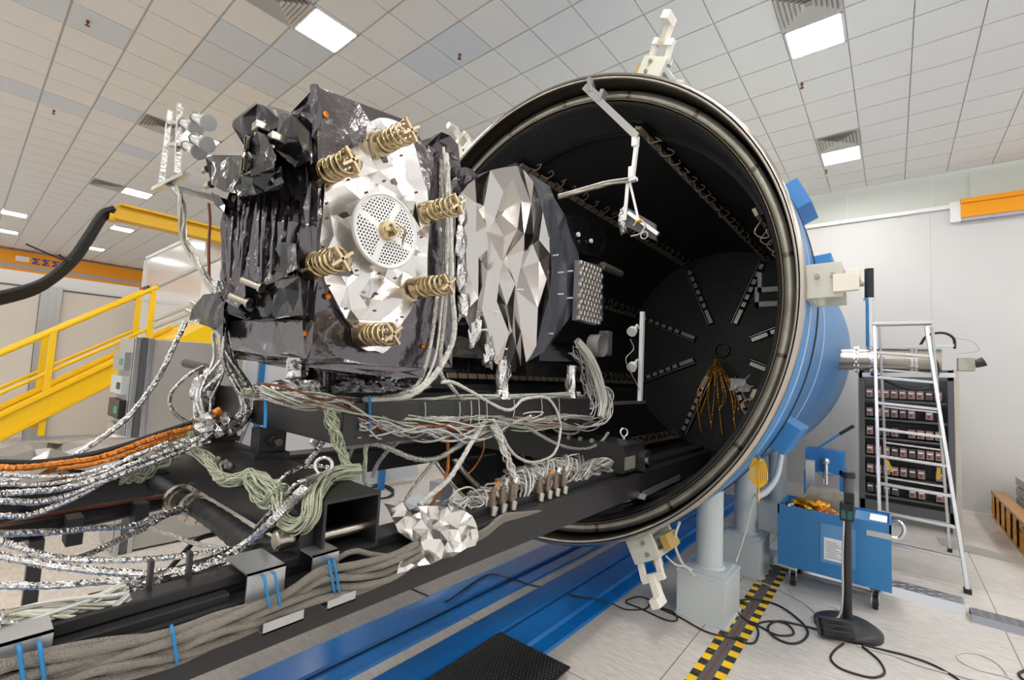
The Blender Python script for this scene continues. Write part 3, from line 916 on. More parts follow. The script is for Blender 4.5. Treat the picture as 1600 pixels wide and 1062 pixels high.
# perforated round antenna
def perforated():
    m = mat('perforated_white', (245, 245, 243), .35)
    nt = m.node_tree; bs = nt.nodes['Principled BSDF']
    tc = nt.nodes.new('ShaderNodeUVMap')

    def mth(op, a, b_=None):
        n = nt.nodes.new('ShaderNodeMath'); n.operation = op
        for i, s in enumerate((a, b_)):
            if s is None: continue
            if isinstance(s, (int, float)): n.inputs[i].default_value = s
            else: nt.links.new(s, n.inputs[i])
        return n.outputs[0]
    sp_ = nt.nodes.new('ShaderNodeSeparateXYZ'); nt.links.new(tc.outputs[0], sp_.inputs[0])
    x, y = sp_.outputs[0], sp_.outputs[1]           # -1..1 across the disc
    N = 10.5
    row = mth('MULTIPLY', y, N * 1.1547)
    ri = mth('FLOOR', row)
    odd = mth('MULTIPLY', mth('FLOORED_MODULO', ri, 2.0), .5)
    fxx = mth('SUBTRACT', mth('FRACT', mth('ADD', mth('MULTIPLY', x, N), odd)), .5)
    fyy = mth('MULTIPLY', mth('SUBTRACT', mth('FRACT', row), .5), .866)
    dd = mth('ADD', mth('MULTIPLY', fxx, fxx), mth('MULTIPLY', fyy, fyy))
    hole = mth('LESS_THAN', dd, .095)
    r2 = mth('ADD', mth('MULTIPLY', x, x), mth('MULTIPLY', y, y))
    zone = mth('MULTIPLY', mth('LESS_THAN', r2, .78), mth('GREATER_THAN', r2, .085))
    d1 = mth('ABSOLUTE', mth('ADD', mth('MULTIPLY', x, .35), mth('MULTIPLY', y, .94)))
    d2 = mth('ABSOLUTE', mth('SUBTRACT', mth('MULTIPLY', x, .94), mth('MULTIPLY', y, .35)))
    spoke = mth('MULTIPLY', mth('GREATER_THAN', d1, .085), mth('GREATER_THAN', d2, .085))
    f = mth('MULTIPLY', mth('MULTIPLY', hole, zone), spoke)
    mix = nt.nodes.new('ShaderNodeMix'); mix.data_type = 'RGBA'
    nt.links.new(f, mix.inputs['Factor'])
    mix.inputs['A'].default_value = (*lin((245, 245, 243)), 1); mix.inputs['B'].default_value = (*lin((40, 40, 42)), 1)
    nt.links.new(mix.outputs['Result'], bs.inputs['Base Color'])
    return m


dc = at(604, 361, X=XF + .115); DR = .192
b = B(); n = 64
ringv = [dc + V(0, math.cos(2 * PI * i / n) * DR, math.sin(2 * PI * i / n) * DR) for i in range(n)]
b.add(ringv + [p - V(.012, 0, 0) for p in ringv], [tuple(range(n)), tuple(range(2 * n - 1, n - 1, -1))] + [(i, n + i, n + (i + 1) % n, (i + 1) % n) for i in range(n)])
dish = b.build('perforated_antenna', perforated(), craft)
uvl = dish.data.uv_layers.new(name='UVMap')
o_ = ORG[dish.name]
for lp in dish.data.loops:
    p = dish.data.vertices[lp.vertex_index].co + o_ - dc
    uvl.data[lp.index].uv = (p.y / DR, p.z / DR)
b = B(); b.torus(dc + V(.002, 0, 0), (1, 0, 0), DR - .006, .007, 64, 6); b.build('rim', M_['white'], dish)
b = B(); b.cyl(dc, dc + V(.03, 0, 0), .05, .046, 28); b.build('hub', M_['gold'], dish)
b = B(); b.bar(dc + V(.03, -.03, 0), dc + V(.05, .05, .01), .014, .02); b.bar(dc + V(.03, .0, .03), dc + V(.05, .01, -.03), .012, .02); b.cyl(dc + V(.03, 0, 0), dc + V(.08, 0, 0), .008, None, 10)
b.tube(curve([dc + V(.08, .0, .03), dc + V(.1, .04, .0), dc + V(.06, .06, -.04), dc + V(.02, .09, -.05)], 5), .006, 6); b.build('feed', M_['gold'], dish)
b = B(); b.cyl(dc - V(.13, 0, 0), dc, .035, .035, 20); b.build('stem', M_['gold'], dish)


def helix(base, L_=.235, r=.052, turns=2.6, sgn=1, seed=0):
    rnd = random.Random(seed)
    b = B(); b.cyl(base - V(.02, 0, 0), base + V(.03, 0, 0), r * 1.25, r * 1.15, 24); b.cyl(base + V(.03, 0, 0), base + V(.06, 0, 0), r * .95, r * .8, 24)
    root = b.build('helix_antenna', M_['gold'], craft)
    b = B(); b.cyl(base + V(.03, 0, 0), base + V(L_, 0, 0), .012, None, 12)
    for k in range(4):
        a = k * PI / 2 + .4
        b.bar(base + V(.02, math.cos(a) * r * .72, math.sin(a) * r * .72), base + V(L_ * .98, math.cos(a) * r * .72, math.sin(a) * r * .72), .008, .012)
    b.build('posts', M_['gold'], root)
    for ph in (0, PI):
        pts = []
        for i in range(int(turns * 18)):
            t = i / (turns * 18 - 1); a = t * turns * 2 * PI * sgn + ph
            pts.append(base + V(.03 + t * (L_ - .035), math.cos(a) * r, math.sin(a) * r))
        b = B(); b.tube(pts, .009, 6, flat=.5); b.build('coil', M_['gold'], root)
    b = B()
    for a in (.7, .7 + PI / 2):
        dv = V(0, math.cos(a), math.sin(a)) * r * 1.15
        b.bar(base + V(L_, 0, 0) - dv, base + V(L_, 0, 0) + dv, .012, .018, V(1, 0, 0))
    b.build('end_cross', mat('pale_gold', (222, 200, 165), .35, .6), root)


for k, (x, y) in enumerate(((508, 270), (598, 224), (672, 331), (492, 414), (656, 449), (570, 523))):
    helix(at(x, y, X=XS + .02), seed=k)


# black bags, boxes and lumps
def bag(pts, Y0, Y1, n, amp, seed, m, name='instrument_bag', X=None, parent=None):
    b = B()
    if X is None:
        f_ = [at(x, y, Y=Y0) for x, y in pts]; c = sum(f_, V(0, 0, 0)) / len(f_)
        g_ = [at(x, y, Y=Y1) for x, y in pts]
    else:
        f_ = [at(x, y, X=Y0) for x, y in pts]; c = sum(f_, V(0, 0, 0)) / len(f_)
        g_ = [V(Y1, p.y, p.z) for p in f_]
    foil(b, f_, n, amp, seed, lift=(lambda x, y: amp * .8))
    for i in range(len(f_)):
        j = (i + 1) % len(f_)
        foil(b, [f_[i], g_[i], g_[j], f_[j]], max(3, n // 5), amp * .6, seed * 7 + i)
    b.add(g_, [tuple(range(len(g_)))])
    return b.build(name, m, parent or craft)


bag([(362, 196), (366, 188), (402, 162), (414, 166), (456, 180), (482, 205), (486, 250), (462, 262), (428, 232), (398, 205), (384, 232)], .80, 1.02, 26, .02, 41, FD, 'hood')
bx = bag([(321, 246), (332, 242), (378, 243), (380, 272), (372, 302), (352, 300), (330, 288)], .78, 1.02, 14, .008, 42, FD, 'side_box')
bag([(378, 262), (384, 232), (402, 205), (414, 210), (432, 244), (428, 262), (392, 276), (377, 272)], .72, .95, 12, .012, 43, FD, 'sensor_box')
bag([(364, 292), (376, 275), (402, 272), (440, 258), (444, 285), (412, 300), (372, 308)], .76, 1.02, 24, .022, 44, FD, 'lower_bag')
bag([(440, 270), (446, 246), (462, 242), (478, 252), (480, 300), (456, 304)], .82, 1.02, 14, .012, 45, FD, 'small_box')
bag([(455, 205), (470, 175), (492, 140), (500, 160), (486, 215), (478, 245), (462, 235)], .92, 1.02, 18, .02, 46, FB, 'top_fold')
bag([(430, 388), (440, 378), (462, 380), (464, 420), (448, 428), (428, 422)], .88, 1.02, 8, .008, 47, FD, 'small_box')
bag([(352, 488), (362, 458), (395, 452), (430, 440), (468, 432), (474, 492), (430, 498), (385, 500)], .86, 1.02, 30, .022, 48, FD, 'lower_bag')
bag([(360, 502), (400, 498), (472, 500), (478, 560), (420, 556), (362, 546)], .90, 1.02, 12, .01, 49, FB, 'lower_box')
bag([(350, 470), (358, 440), (382, 436), (384, 462), (372, 482)], .82, 1.0, 12, .012, 55, FB, 'lower_box')
bag([(296, 500), (300, 482), (318, 460), (340, 458), (350, 475), (348, 525), (338, 516), (325, 510)], .85, 1.1, 14, .012, 50, FD, 'side_box')
bag([(668, 226), (690, 206), (704, 212), (716, 226), (720, 262), (736, 264), (748, 276), (722, 300), (700, 310), (682, 300), (670, 255)], -2.14, -2.5, 34, .03, 51, FB, 'crumpled_corner', X=1)
bag([(330, 300), (342, 305), (352, 322), (350, 332), (336, 320)], .9, 1.0, 6, .01, 52, FD, 'bracket_root')
# front strip under the body
bag([(360, 560), (420, 566), (470, 572), (600, 588), (660, 590), (664, 576), (475, 560), (362, 546)], 1.02, 1.5, 14, .008, 53, FB, 'lower_skirt')
# thrusters and sensor windows
M_['nozzle'] = mat('nozzle_steel', (190, 180, 166), .25, .9)


def nozzle(p, d, L_=.075, r=.014):
    d = V(d).normalized()
    b = B(); b.cyl(p, p + d * L_, r, r * 1.15, 14); b.cyl(p, p + d * .012, r * 1.5, None, 14); b.build('thruster', M_['nozzle'], craft)


for x, y, Y in ((325, 264, .86), (330, 288, .86)):
    nozzle(at(x, y, Y=Y), (-1, -.05, .05))
nozzle(at(410, 450, Y=.84), (-.8, -.6, .35), .1, .016); nozzle(at(390, 474, Y=.84), (-.8, -.6, .35), .1, .016)
nozzle(at(312, 478, Y=.95), (-.9, -.3, .3), .08, .012); nozzle(at(304, 490, Y=.95), (-.9, -.3, .3), .08, .012)
for x, y in ((397, 195), (421, 213)):
    c = at(x, y, Y=.74)
    b = B(); b.box(c - V(.03, .0, .018), c + V(.03, .06, .018), 0, None, .006); b.build('sensor_head', M_['nozzle'], craft)
for x, y in ((386, 224), (381, 258)):
    c = at(x, y, Y=.712)
    b = B()
    w, h = .016, .035
    b.box(c - V(w, .006, h), c + V(w, .006, -h + .006)); b.box(c + V(-w, -.006, h - .006), c + V(w, .006, h)); b.box(c - V(w, .006, h), c + V(-w + .006, .006, h)); b.box(c + V(w - .006, -.006, -h), c + V(w, .006, h)); b.box(c - V(w, -.004, h), c + V(w, .006, h), 1)
    b.build('sensor_window', [M_['steel_dark'], M_['black_matte']], craft)
for x, y, pl in ((509, 179, XF + .02), (475, 521, XF + .02), (513, 463, XF + .02), (662, 541, XF + .02)):
    c = at(x, y, X=pl)
    b = B(); b.cyl(c - V(.02, 0, 0), c, .012, None, 10); b.torus(c, (1, 0, 0), .011, .004, 12, 6); b.build('washer', M_['amber'], craft)

# second module: eight sided, crumpled silver to the left, dark facets turning away to the right
Lp = [(722, 300), (742, 280), (766, 266), (808, 259), (826, 270)]
ridge = [(834, 285), (848, 330), (858, 372), (862, 420), (858, 462), (846, 505), (838, 540)]
bot = [(822, 566), (806, 581), (782, 572), (764, 560), (740, 530), (724, 490), (716, 440), (714, 390), (716, 340)]
XO = -2.04
left_poly = [at(x, y, X=XO - .05) for x, y in Lp] + [at(x, y, X=XO + .01) for x, y in ridge] + [at(x, y, X=XO - .05) for x, y in bot]
b = B(); foil(b, left_poly, 44, .075, 66, bias=(1, 2.5), edge_div=1, jag=.01)
b.build('silver_blanket', M_['foil_crisp'], craft)
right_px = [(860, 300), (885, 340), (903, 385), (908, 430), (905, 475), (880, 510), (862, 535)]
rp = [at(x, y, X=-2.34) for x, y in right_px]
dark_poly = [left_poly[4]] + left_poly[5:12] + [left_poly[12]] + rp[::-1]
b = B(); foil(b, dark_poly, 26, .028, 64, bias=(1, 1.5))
b.build('dark_reflection_blanket', mat('dark_reflection_foil', (104, 106, 116), .26, .3, bump=(7, .25, 4)), craft)  # dark colour stands in for the black chamber mirrored in silver foil
rim_ = [at(x, y, X=XO - .05) for x, y in Lp] + rp + [at(x, y, X=XO - .05) for x, y in bot]
b = B()
for i in range(len(rim_)):
    j = (i + 1) % len(rim_)
    foil(b, [rim_[i], V(-3.1, rim_[i].y, rim_[i].z), V(-3.1, rim_[j].y, rim_[j].z), rim_[j]], 9, .012, 80 + i)
b.add([V(-3.1, p.y, p.z) for p in rim_], [tuple(range(len(rim_)))])
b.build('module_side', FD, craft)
for x, y in ((858, 372), (872, 398), (880, 425), (895, 423), (880, 459), (894, 465), (846, 498), (864, 521), (848, 532), (789, 531), (778, 488), (761, 515), (817, 452), (846, 408), (792, 545)):
    c = at(x, y, X=XO + .0 if x < 840 else XO - .04)
    b = B(); b.cyl(c - V(.05, 0, 0), c, .007, None, 8); b.build('rivet', M_['white'], craft)
# crumpled silver edge between the two modules
b = B()
for k, (x, y) in enumerate(((722, 330), (718, 380), (720, 430), (724, 478), (742, 518), (765, 552), (790, 574))):
    crumple(b, at(x, y, X=-2.1), (.03, .05, .1), 200 + k, .35)
b.build('edge_wrap', M_['foil_wrap'], craft)
# far instruments beyond the second module
bag([(890, 340), (905, 335), (945, 362), (948, 385), (935, 402), (912, 398), (900, 372)], -2.3, -2.6, 18, .015, 71, FD, 'star_sensor_box', X=1)
for x, y in ((905, 366), (925, 376)):
    c = at(x, y, X=-2.275)
    b = B(); b.cyl(c - V(.02, 0, 0), c, .022, None, 16); b.build('sensor_eye', M_['white'], craft)
q = on_x([(905, 406), (941, 415), (942, 500), (930, 508), (901, 500)], -2.24)
b = B(); b.prism(q, (-.05, 0, 0)); hexp = b.build('cell_panel', M_['alu'], craft)
b = B()
y0 = min(p.y for p in q); y1 = max(p.y for p in q); z0 = min(p.z for p in q); z1 = max(p.z for p in q)
j = 0; z = z0 + .035
M_['cell'] = mat('cell_silver', (205, 200, 196), .2, .8)
cells = []
while z < z1 - .02:
    y = y0 + .04 + (.03 if j % 2 else 0)
    while y < y1 - .02:
        if q[4].y - .02 + 0 * z < y < q[1].y + .01: cells.append((y, z))
        y += .06
    z += .052; j += 1
b = B()
for y, z in cells:
    b.lathe([(.029, -.004), (.027, .012), (.018, .022), (0, .026)], Matrix.Translation(V(-2.24, y, z)) @ Matrix.Rotation(PI / 2, 4, 'Y'), 8, smooth=False)
tag(b.build('cells', M_['cell'], hexp), None, None, kind='stuff')
b = B(); c = at(941, 415, X=-2.3); b.cyl(c, c + V(.0, .42, 0), .042, .036, 20); b.build('sensor_tube', M_['galv'], craft)
b = B(); c = at(925, 540, X=-2.25); b.lathe([(.11, 0), (.11, .12), (.10, .12), (.09, .02), (.06, .0), (.055, .06), (.045, .06), (.04, 0)], Matrix.Translation(c) @ Matrix.Rotation(PI / 2, 4, 'Y'), 32); b.build('horn', mat('horn_grey', (120, 118, 118), .5), craft)
b = B(); c = at(946, 535, X=-2.3); b.bar(c - V(0, 0, .14), c + V(0, 0, .12), .12, .1, V(0, 1, 0), 0, .04); b.build('end_horn', M_['dark_grey'], craft)
b = B(); c = at(925, 555, X=-2.4); b.box(c - V(.5, .25, .1), c + V(-.05, .1, .12), 0, None, .02); b.build('rear_equipment', FD, craft)
b = B(); a_, c_ = at(905, 560, X=-2.5), at(700, 588, X=-2.5); b.box((-3.1, c_.y, 2.0), (-2.3, a_.y, 2.12), 0, None, .01); b.build('module_base', FD, craft)
# feet wrapped in silver foil, standing on the upper frame
for k, (x, y, X_) in enumerate(((465, 590, -2.15), (785, 592, -2.0), (892, 595, -2.0))):
    c = at(x, y, X=X_)
    b = B()
    rr = random.Random(90 + k)
    r_ = .04 if k else .05
    b.tube([V(c.x, c.y, 2.10), V(c.x, c.y, 2.02), V(c.x, c.y, 1.95), V(c.x, c.y, 1.9), V(c.x, c.y, UZ1)], [r_ * .9, r_ * 1.0, r_ * 1.1, r_ * .95, r_ * 1.3], 12, smooth=False, jit=.3, rnd=rr)
    b.build('wrapped_foot', M_['foil_wrap'], craft)
b = B(); c = at(430, 572, Y=1.15); b.bar(V(c.x, 1.15, 2.05), V(c.x, 1.5, 2.0), .5, .1, V(0, 0, 1), 0, .02); b.cyl((-2.75, 1.5, 1.84), (-2.75, 1.5, 2.05), .06, None, 16); b.build('adapter', M_['foil_black'], craft)
bag([(470, 560), (500, 566), (505, 600), (488, 607), (470, 604)], 1.06, 1.2, 10, .012, 75, FB, 'foot_bag')
# black tube sticking out at lower left
b = B(); c = at(345, 580, Y=1.0); c2 = at(291, 567, Y=1.0); b.cyl(c, c2, .022, .03, 18); b.build('boom_stub', M_['black'], craft)
# ------------------------------------------------------------------ things around the chamber
# blue trolley
t = thing('tool_trolley', 'blue sheet metal trolley on castors with a clear document pocket', 'trolley', (-.47, 5.85, 0))
x0, x1, y0, y1, z0, z1 = -.93, -.02, 5.56, 6.12, .2, .80
b = B(); M_['trolley'] = mat('trolley_blue', (54, 126, 184), .4)
b.box((x0, y0, z0), (x1, y1, z1 - .09), 0, None, .004)
b.box((x0, y0, z1 - .09), (x1, y0 + .015, z1)); b.box((x0, y1 - .015, z1 - .09), (x1, y1, z1)); b.box((x0, y0, z1 - .09), (x0 + .015, y1, z1)); b.box((x1 - .015, y0, z1 - .09), (x1, y1, z1))
b.build('body', M_['trolley'], t)
b = B(); b.box((x1 - .18, y0 - .006, z1 - .13), (x1 + .0, y0, z1 - .08)); b.build('bracket_plate', M_['alu2'], t)
b = B(); b.tube(curve([(x1, y0 + .02, z1 - .11), (x1 + .06, y0 + .02, z1 - .1), (x1 + .09, y0 + .02, z1 - .02), (x1 + .06, y0 + .03, z1 + .04), (x1, y0 + .06, z1 + .02)], 6), .016, 12); b.build('handle', M_['alu'], t)
b = B(); b.box((-.56, y0 - .006, .33), (-.28, y0 - .001, .70)); pk = b.build('document_pocket', M_['pocket'], t)
b = B(); b.box((-.53, y0 - .009, .36), (-.37, y0 - .006, .57)); pp = b.build('sheet', M_['paper'], pk)
b = B()
for k in range(9): b.box((-.515, y0 - .0095, .385 + k * .018), (-.39 - .02 * (k % 3), y0 - .009, .390 + k * .018))
b.build('printed_rows', M_['print'], pp)
for sx in (x0 + .13, x1 - .12):
    for sy in (y0 + .08, y1 - .08):
        b = B(); b.cyl((sx - .02, sy, .06), (sx + .02, sy, .06), .06, None, 24); b.cyl((sx - .023, sy, .06), (sx + .023, sy, .06), .03, None, 16, 0)
        w = b.build('castor', M_['black_soft'], t)
        b = B(); b.box((sx - .03, sy - .02, .06), (sx - .024, sy + .04, .18)); b.box((sx + .024, sy - .02, .06), (sx + .03, sy + .04, .18)); b.box((sx - .04, sy - .04, .175), (sx + .04, sy + .05, .2)); b.build('fork', M_['chrome'], w)
for k, (c, s, lab, m) in enumerate((((-.66, 5.8, .80), (.16, .12, .06), 'crumpled gold foil lying on the blue trolley', 'foil_gold'),
                                    ((-.84, 5.72, .74), (.1, .12, .06), 'crumpled dark silver foil at the left end of the blue trolley', 'foil_black'),
                                    ((-.52, 5.68, .76), (.1, .08, .055), 'bronze tinted foil scraps beside the pole on the blue trolley', 'amber'))):
    b = B(); crumple(b, c, s, 300 + k, .3, 3); tag(b.build('foil_scrap', M_[m]), lab, 'foil')
t = thing('grey_case', 'grey plastic case with a sloping lid standing on the back of the blue trolley', 'case', (-.55, 6.0, .72))
b = B(); b.prism([(-.78, 5.98, .71), (-.36, 5.98, .71), (-.38, 6.0, .93), (-.7, 6.0, .96), (-.76, 5.98, .84)], (0, .11, 0)); b.build('shell', M_['galv'], t)
b = B(); b.tube(curve([(-.4, 5.97, .74), (-.37, 5.95, .85), (-.38, 5.98, .92)], 5), .012, 8); b.build('handle', M_['grey'], t)
b = B(); b.box((-.3, 5.62, .712), (-.05, 6.0, .80), 0, None, .01); b.box((-.18, 5.62, .80), (-.05, 5.9, .806), 1); tag(b.build('paper_tray', [M_['pocket'], M_['paper']]), 'pale blue tray with a sheet of paper at the handle end of the trolley', 'tray')

# pole on a round foot
bx, by = -.31, 4.98
t = thing('pole_stand', 'black pole stand with a round foot and a small device on top', 'stand', (bx, by, 0))
b = B(); b.lathe([(0, 0), (.24, 0), (.24, .035), (.2, .06), (.06, .085), (0, .085)], Matrix.Translation(V(bx, by, 0)), 48); b.build('round_foot', M_['black'], t)
b = B(); b.cyl((bx, by, .08), (bx, by, 1.02), .034, .030, 24); b.build('pole', M_['black'], t)
b = B(); b.box((bx - .05, by - .05, .90), (bx + .05, by + .05, 1.05), 0, None, .01); dv = b.build('device_box', M_['black_soft'], t)
b = B(); b.box((bx - .04, by - .053, .92), (bx - .005, by - .05, .99)); b.box((bx + .005, by - .053, .92), (bx + .04, by - .05, .99)); b.build('screen', mat('screen_teal', (30, 90, 95), .2), dv)
b = B(); b.box((bx - .02, by - .04, 1.05), (bx + .05, by + .04, 1.14), 0, None, .01); b.cyl((bx + .01, by, 1.13), (bx + .01, by, 1.26), .038, None, 20, 1); b.cyl((bx + .01, by, 1.26), (bx + .01, by, 1.31), .052, .048, 20); b.build('sensor_head', [M_['black_soft'], M_['dark_grey']], t)
b = B(); b.tube(curve([(bx - .02, by - .045, .9), (bx - .03, by - .05, .6), (bx - .03, by - .05, .3), (bx - .05, by - .06, .12), (bx - .12, by - .12, .075)], 8), .008, 8); b.build('cord', M_['clear'], t)
# cable frame leaning on the foot
c = at(1306, 985, Z=.07)
t = thing('cable_winder', 'black cable winder frame wound with cable, in front of the round foot', 'cable winder', (c.x, c.y, .0))
M = Matrix.Translation(c) @ Matrix.Scale(.8, 4) @ Matrix.Rotation(.5, 4, 'Z') @ Matrix.Rotation(-.5, 4, 'X')
b = B()
for p0, p1 in (((-.15, 0, -.06), (.15, 0, -.06)), ((-.15, 0, .1), (.15, 0, .1)), ((-.15, 0, -.06), (-.15, 0, .1)), ((.15, 0, -.06), (.15, 0, .1))):
    b.bar(M @ V(p0), M @ V(p1), .03, .02, V(0, 0, 1), 0, .006)
b.build('winder_frame', M_['black'], t)
b = B()
for k in range(9):
    z = -.045 + k * .016
    b.tube(curve([M @ V(-.13, -.03, z), M @ V(0, -.05 - .01 * (k % 3), z), M @ V(.13, -.03, z), M @ V(.13, .03, z), M @ V(0, .05, z), M @ V(-.13, .03, z), M @ V(-.13, -.03, z)], 5), .011, 6)
b.build('wound_cable', M_['wire_black'], t)

# aluminium step ladder
t = thing('step_ladder', 'aluminium step ladder standing in front of the equipment rack', 'ladder', (.2, 7.5, 0))
fl, fr = V(-.12, 6.85, 0), V(.573, 6.80, 0)
tl, tr = at(1366, 506, Y=7.45), at(1447, 510, Y=7.45)
rl, rr_ = V(-.06, 8.36, 0), V(.55, 8.36, 0)
tl2, tr2 = tl + V(.05, .1, 0), tr + V(.06, .1, 0)
for a_, c_ in ((fl, tl), (fr, tr)):
    b = B(); b.bar(a_ + V(0, 0, .03), c_, .035, .07, V(0, 1, 0), 0, .006); st = b.build('front_leg', M_['alu'], t)
    b = B(); b.box(a_ - V(.03, .04, 0), a_ + V(.03, .04, .05), 0, None, .006); b.build('rubber_foot', M_['black_soft'], st)
for a_, c_ in ((rl, tl2), (rr_, tr2)):
    b = B(); b.bar(a_ + V(0, 0, .03), c_, .03, .04, V(0, 1, 0), 0, .005); st = b.build('rear_leg', M_['alu'], t)
    b = B(); b.box(a_ - V(.022, .03, 0), a_ + V(.022, .03, .05), 0, None, .005); b.build('rubber_foot', M_['black_soft'], st)
for k in range(8):
    f = (k + 1) / 9.2
    b = B(); b.bar(fl.lerp(tl, f), fr.lerp(tr, f), .075, .03, V(0, 0, 1), 0, .005); b.build('step', M_['alu'], t)
for k in range(5):
    f = (k + .8) / 6
    b = B(); b.bar(rl.lerp(tl2, f), rr_.lerp(tr2, f), .02, .02, V(0, 0, 1), 0, .004); b.build('rear_rung', M_['alu'], t)
b = B(); b.box((tl.x - .02, tl.y - .06, tl.z - .02), (tr.x + .05, tl.y + .14, tl.z + .015), 0, None, .006); b.build('top_plate', M_['alu'], t)
for f, x in ((.38, .12), (.38, .86)):
    p = fl.lerp(tl, f).lerp(fr.lerp(tr, f), x); q = rl.lerp(tl2, f).lerp(rr_.lerp(tr2, f), x)
    b = B(); b.bar(p + V(0, .04, .12), q + V(0, -.6, -.05), .035, .012, V(0, 0, 1)); b.build('yellow_brace', M_['yellow'], t)

# rack of drive electronics
t = thing('electronics_rack', 'tall grey rack filled with rows of electronic modules', 'rack', (.1, 9.8, 0))
x0, x1, y0, y1 = -.42, .70, 9.42, 10.15
b = B()
for x in (x0, x1 - .07): b.box((x, y0, .14), (x + .07, y0 + .06, 2.38), 0, None, .004)
b.box((x0, y0, 2.22), (x1, y0 + .06, 2.38), 0, None, .004); b.box((x0, y0, .14), (x1, y0 + .06, .3))
b.build('front_frame', M_['dark_grey'], t)
for x in (x0 - .02, x1): b = B(); b.box((x, y0 + .02, .14), (x + .06, y1, 2.4), 0, None, .004); b.build('side_panel', mat('panel_beige', (200, 195, 180), .5), t)
b = B(); b.box((x0, y1 - .03, .14), (x1, y1, 2.38)); b.build('back_panel', M_['dark_grey'], t)
b = B(); b.box((x0 + .4, y0 - .02, 2.28), (x1 - .4, y0, 2.31)); b.build('grip', M_['black'], t)
M_['module'] = mat('module_brown', (150, 122, 118), .5); M_['module2'] = mat('module_dark', (84, 80, 84), .5)
rr = random.Random(5)
for k in range(6):
    z = .42 + k * .30
    b = B(); b.box((x0 + .07, y0 + .05, z - .06), (x1 - .07, y0 + .5, z - .03), 0); b.box((x0 + .07, y0 + .4, z - .03), (x1 - .07, y0 + .42, z + .2), 1); tr_ = b.build('shelf', [M_['dark_grey'], M_['module2']], t)
    n = 9
    for j in range(n):
        xa = x0 + .09 + j * (x1 - x0 - .2) / n
        if rr.random() < .12: continue
        b = B(); b.box((xa, y0 + .06, z), (xa + .085, y0 + .3, z + .13), rr.choice((0, 0, 1)), None, .004); b.box((xa + .01, y0 + .055, z + .08), (xa + .07, y0 + .06, z + .1), 2); b.box((xa + .02, y0 + .05, z + .03), (xa + .05, y0 + .06, z + .06), 3)
        b.build('module', [M_['module'], M_['module2'], M_['paper'], M_['wire_copper']], tr_)
for sx in (x0 + .08, x1 - .06):
    b = B(); b.cyl((sx - .02, y0 + .1, .06), (sx + .02, y0 + .1, .06), .06, None, 20); b.box((sx - .03, y0 + .06, .08), (sx + .03, y0 + .16, .14)); b.build('castor', M_['dark_grey'], t)
    b = B(); b.cyl((sx - .02, y1 - .1, .06), (sx + .02, y1 - .1, .06), .06, None, 20); b.box((sx - .03, y1 - .16, .08), (sx + .03, y1 - .06, .14)); b.build('castor', M_['dark_grey'], t)

# steel pump on the side of the chamber
Yp = 8.3
pa, pb = at(1334, 528, Y=Yp), at(1486, 528, Y=Yp)
pa.z = pb.z = 2.46
t = thing('vacuum_pump', 'horizontal stainless steel pump body flanged to the side of the chamber', 'pump', (pa.x, Yp, 2.2))
b = B(); b.cyl((-.6, Yp, 2.46), (pb.x - .1, Yp, 2.46), .155, None, 32); b.build('pump_body', M_['steel'], t)
for x, r in ((pa.x + .02, .2), (pa.x + .2, .2), (pa.x + .24, .2), (pa.x + .62, .185), (pa.x + .66, .185)):
    b = B(); b.cyl((x, Yp, 2.46), (x + .03, Yp, 2.46), r, None, 32)
    for k in range(12):
        a = k * PI / 6; q = V(x, Yp + math.cos(a) * (r - .02), 2.46 + math.sin(a) * (r - .02)); b.cyl(q - V(.012, 0, 0), q + V(.042, 0, 0), .011, None, 6)
    b.build('pump_flange', M_['chrome'], t)
b = B(); b.box((pa.x + .86, Yp - .1, 2.31), (pa.x + .9, Yp + .1, 2.6)); b.cyl((pa.x + .82, Yp, 2.46), (pa.x + .87, Yp, 2.46), .156, None, 32, 0); b.build('teal_band', M_['teal'], t)
p = at(1358, 465, Y=Yp - .05)
b = B(); b.cyl((p.x, Yp, 2.6), (p.x, Yp, p.z - .02), .045, None, 20, 1); b.cyl((p.x, Yp, p.z - .03), (p.x, Yp, p.z), .07, None, 20, 1); b.cyl((p.x, Yp, p.z), (p.x, Yp, at(1358, 420, Y=Yp).z), .055, None, 24, 0); b.build('gate_actuator', [M_['black_soft'], M_['chrome']], t)
b = B(); b.bar((pa.x + .25, Yp - .05, 2.63), (pa.x + 1.05, Yp - .05, 2.66), .05, .04); b.bar((pa.x + .1, Yp - .1, 2.24), (pa.x + 1.05, Yp - .1, 2.27), .1, .06); b.build('support_bars', M_['alu'], t)
b = B(); b.box((pa.x + 1.08, Yp - .08, 2.33), (pa.x + 1.24, Yp + .08, 2.5), 0, None, .01); b.cyl((pa.x + 1.24, Yp, 2.42), (pa.x + 1.33, Yp, 2.46), .05, .06, 16, 1); b.build('motor', [M_['galv'], M_['black']], t)
b = B(); b.tube(curve([(pa.x + .2, Yp - .2, 2.26), (pa.x + .55, Yp - .25, 2.08), (pa.x + .8, Yp - .22, 2.1), (pa.x + .88, Yp - .2, 2.35), (pa.x + .8, Yp - .18, 2.6)], 8), .022, 8); b.build('pump_hose', M_['wire_black'], t)
b = B(); b.tube(curve([(pa.x + .72, Yp, 2.66), (pa.x + .8, Yp, 2.8), (pa.x + .95, Yp, 2.83), (pa.x + 1.05, Yp, 2.76), (pa.x + 1.06, Yp, 2.62)], 6), .016, 8); b.build('pump_hose', M_['wire_black'], t)
b = B(); b.tube(curve([(pa.x + 1.06, Yp, 2.76), (pa.x + 1.22, Yp, 2.72), (pa.x + 1.28, Yp, 2.6), (pa.x + 1.1, Yp, 2.56)], 6), .006, 6); b.build('thin_lead', M_['clear'], t)

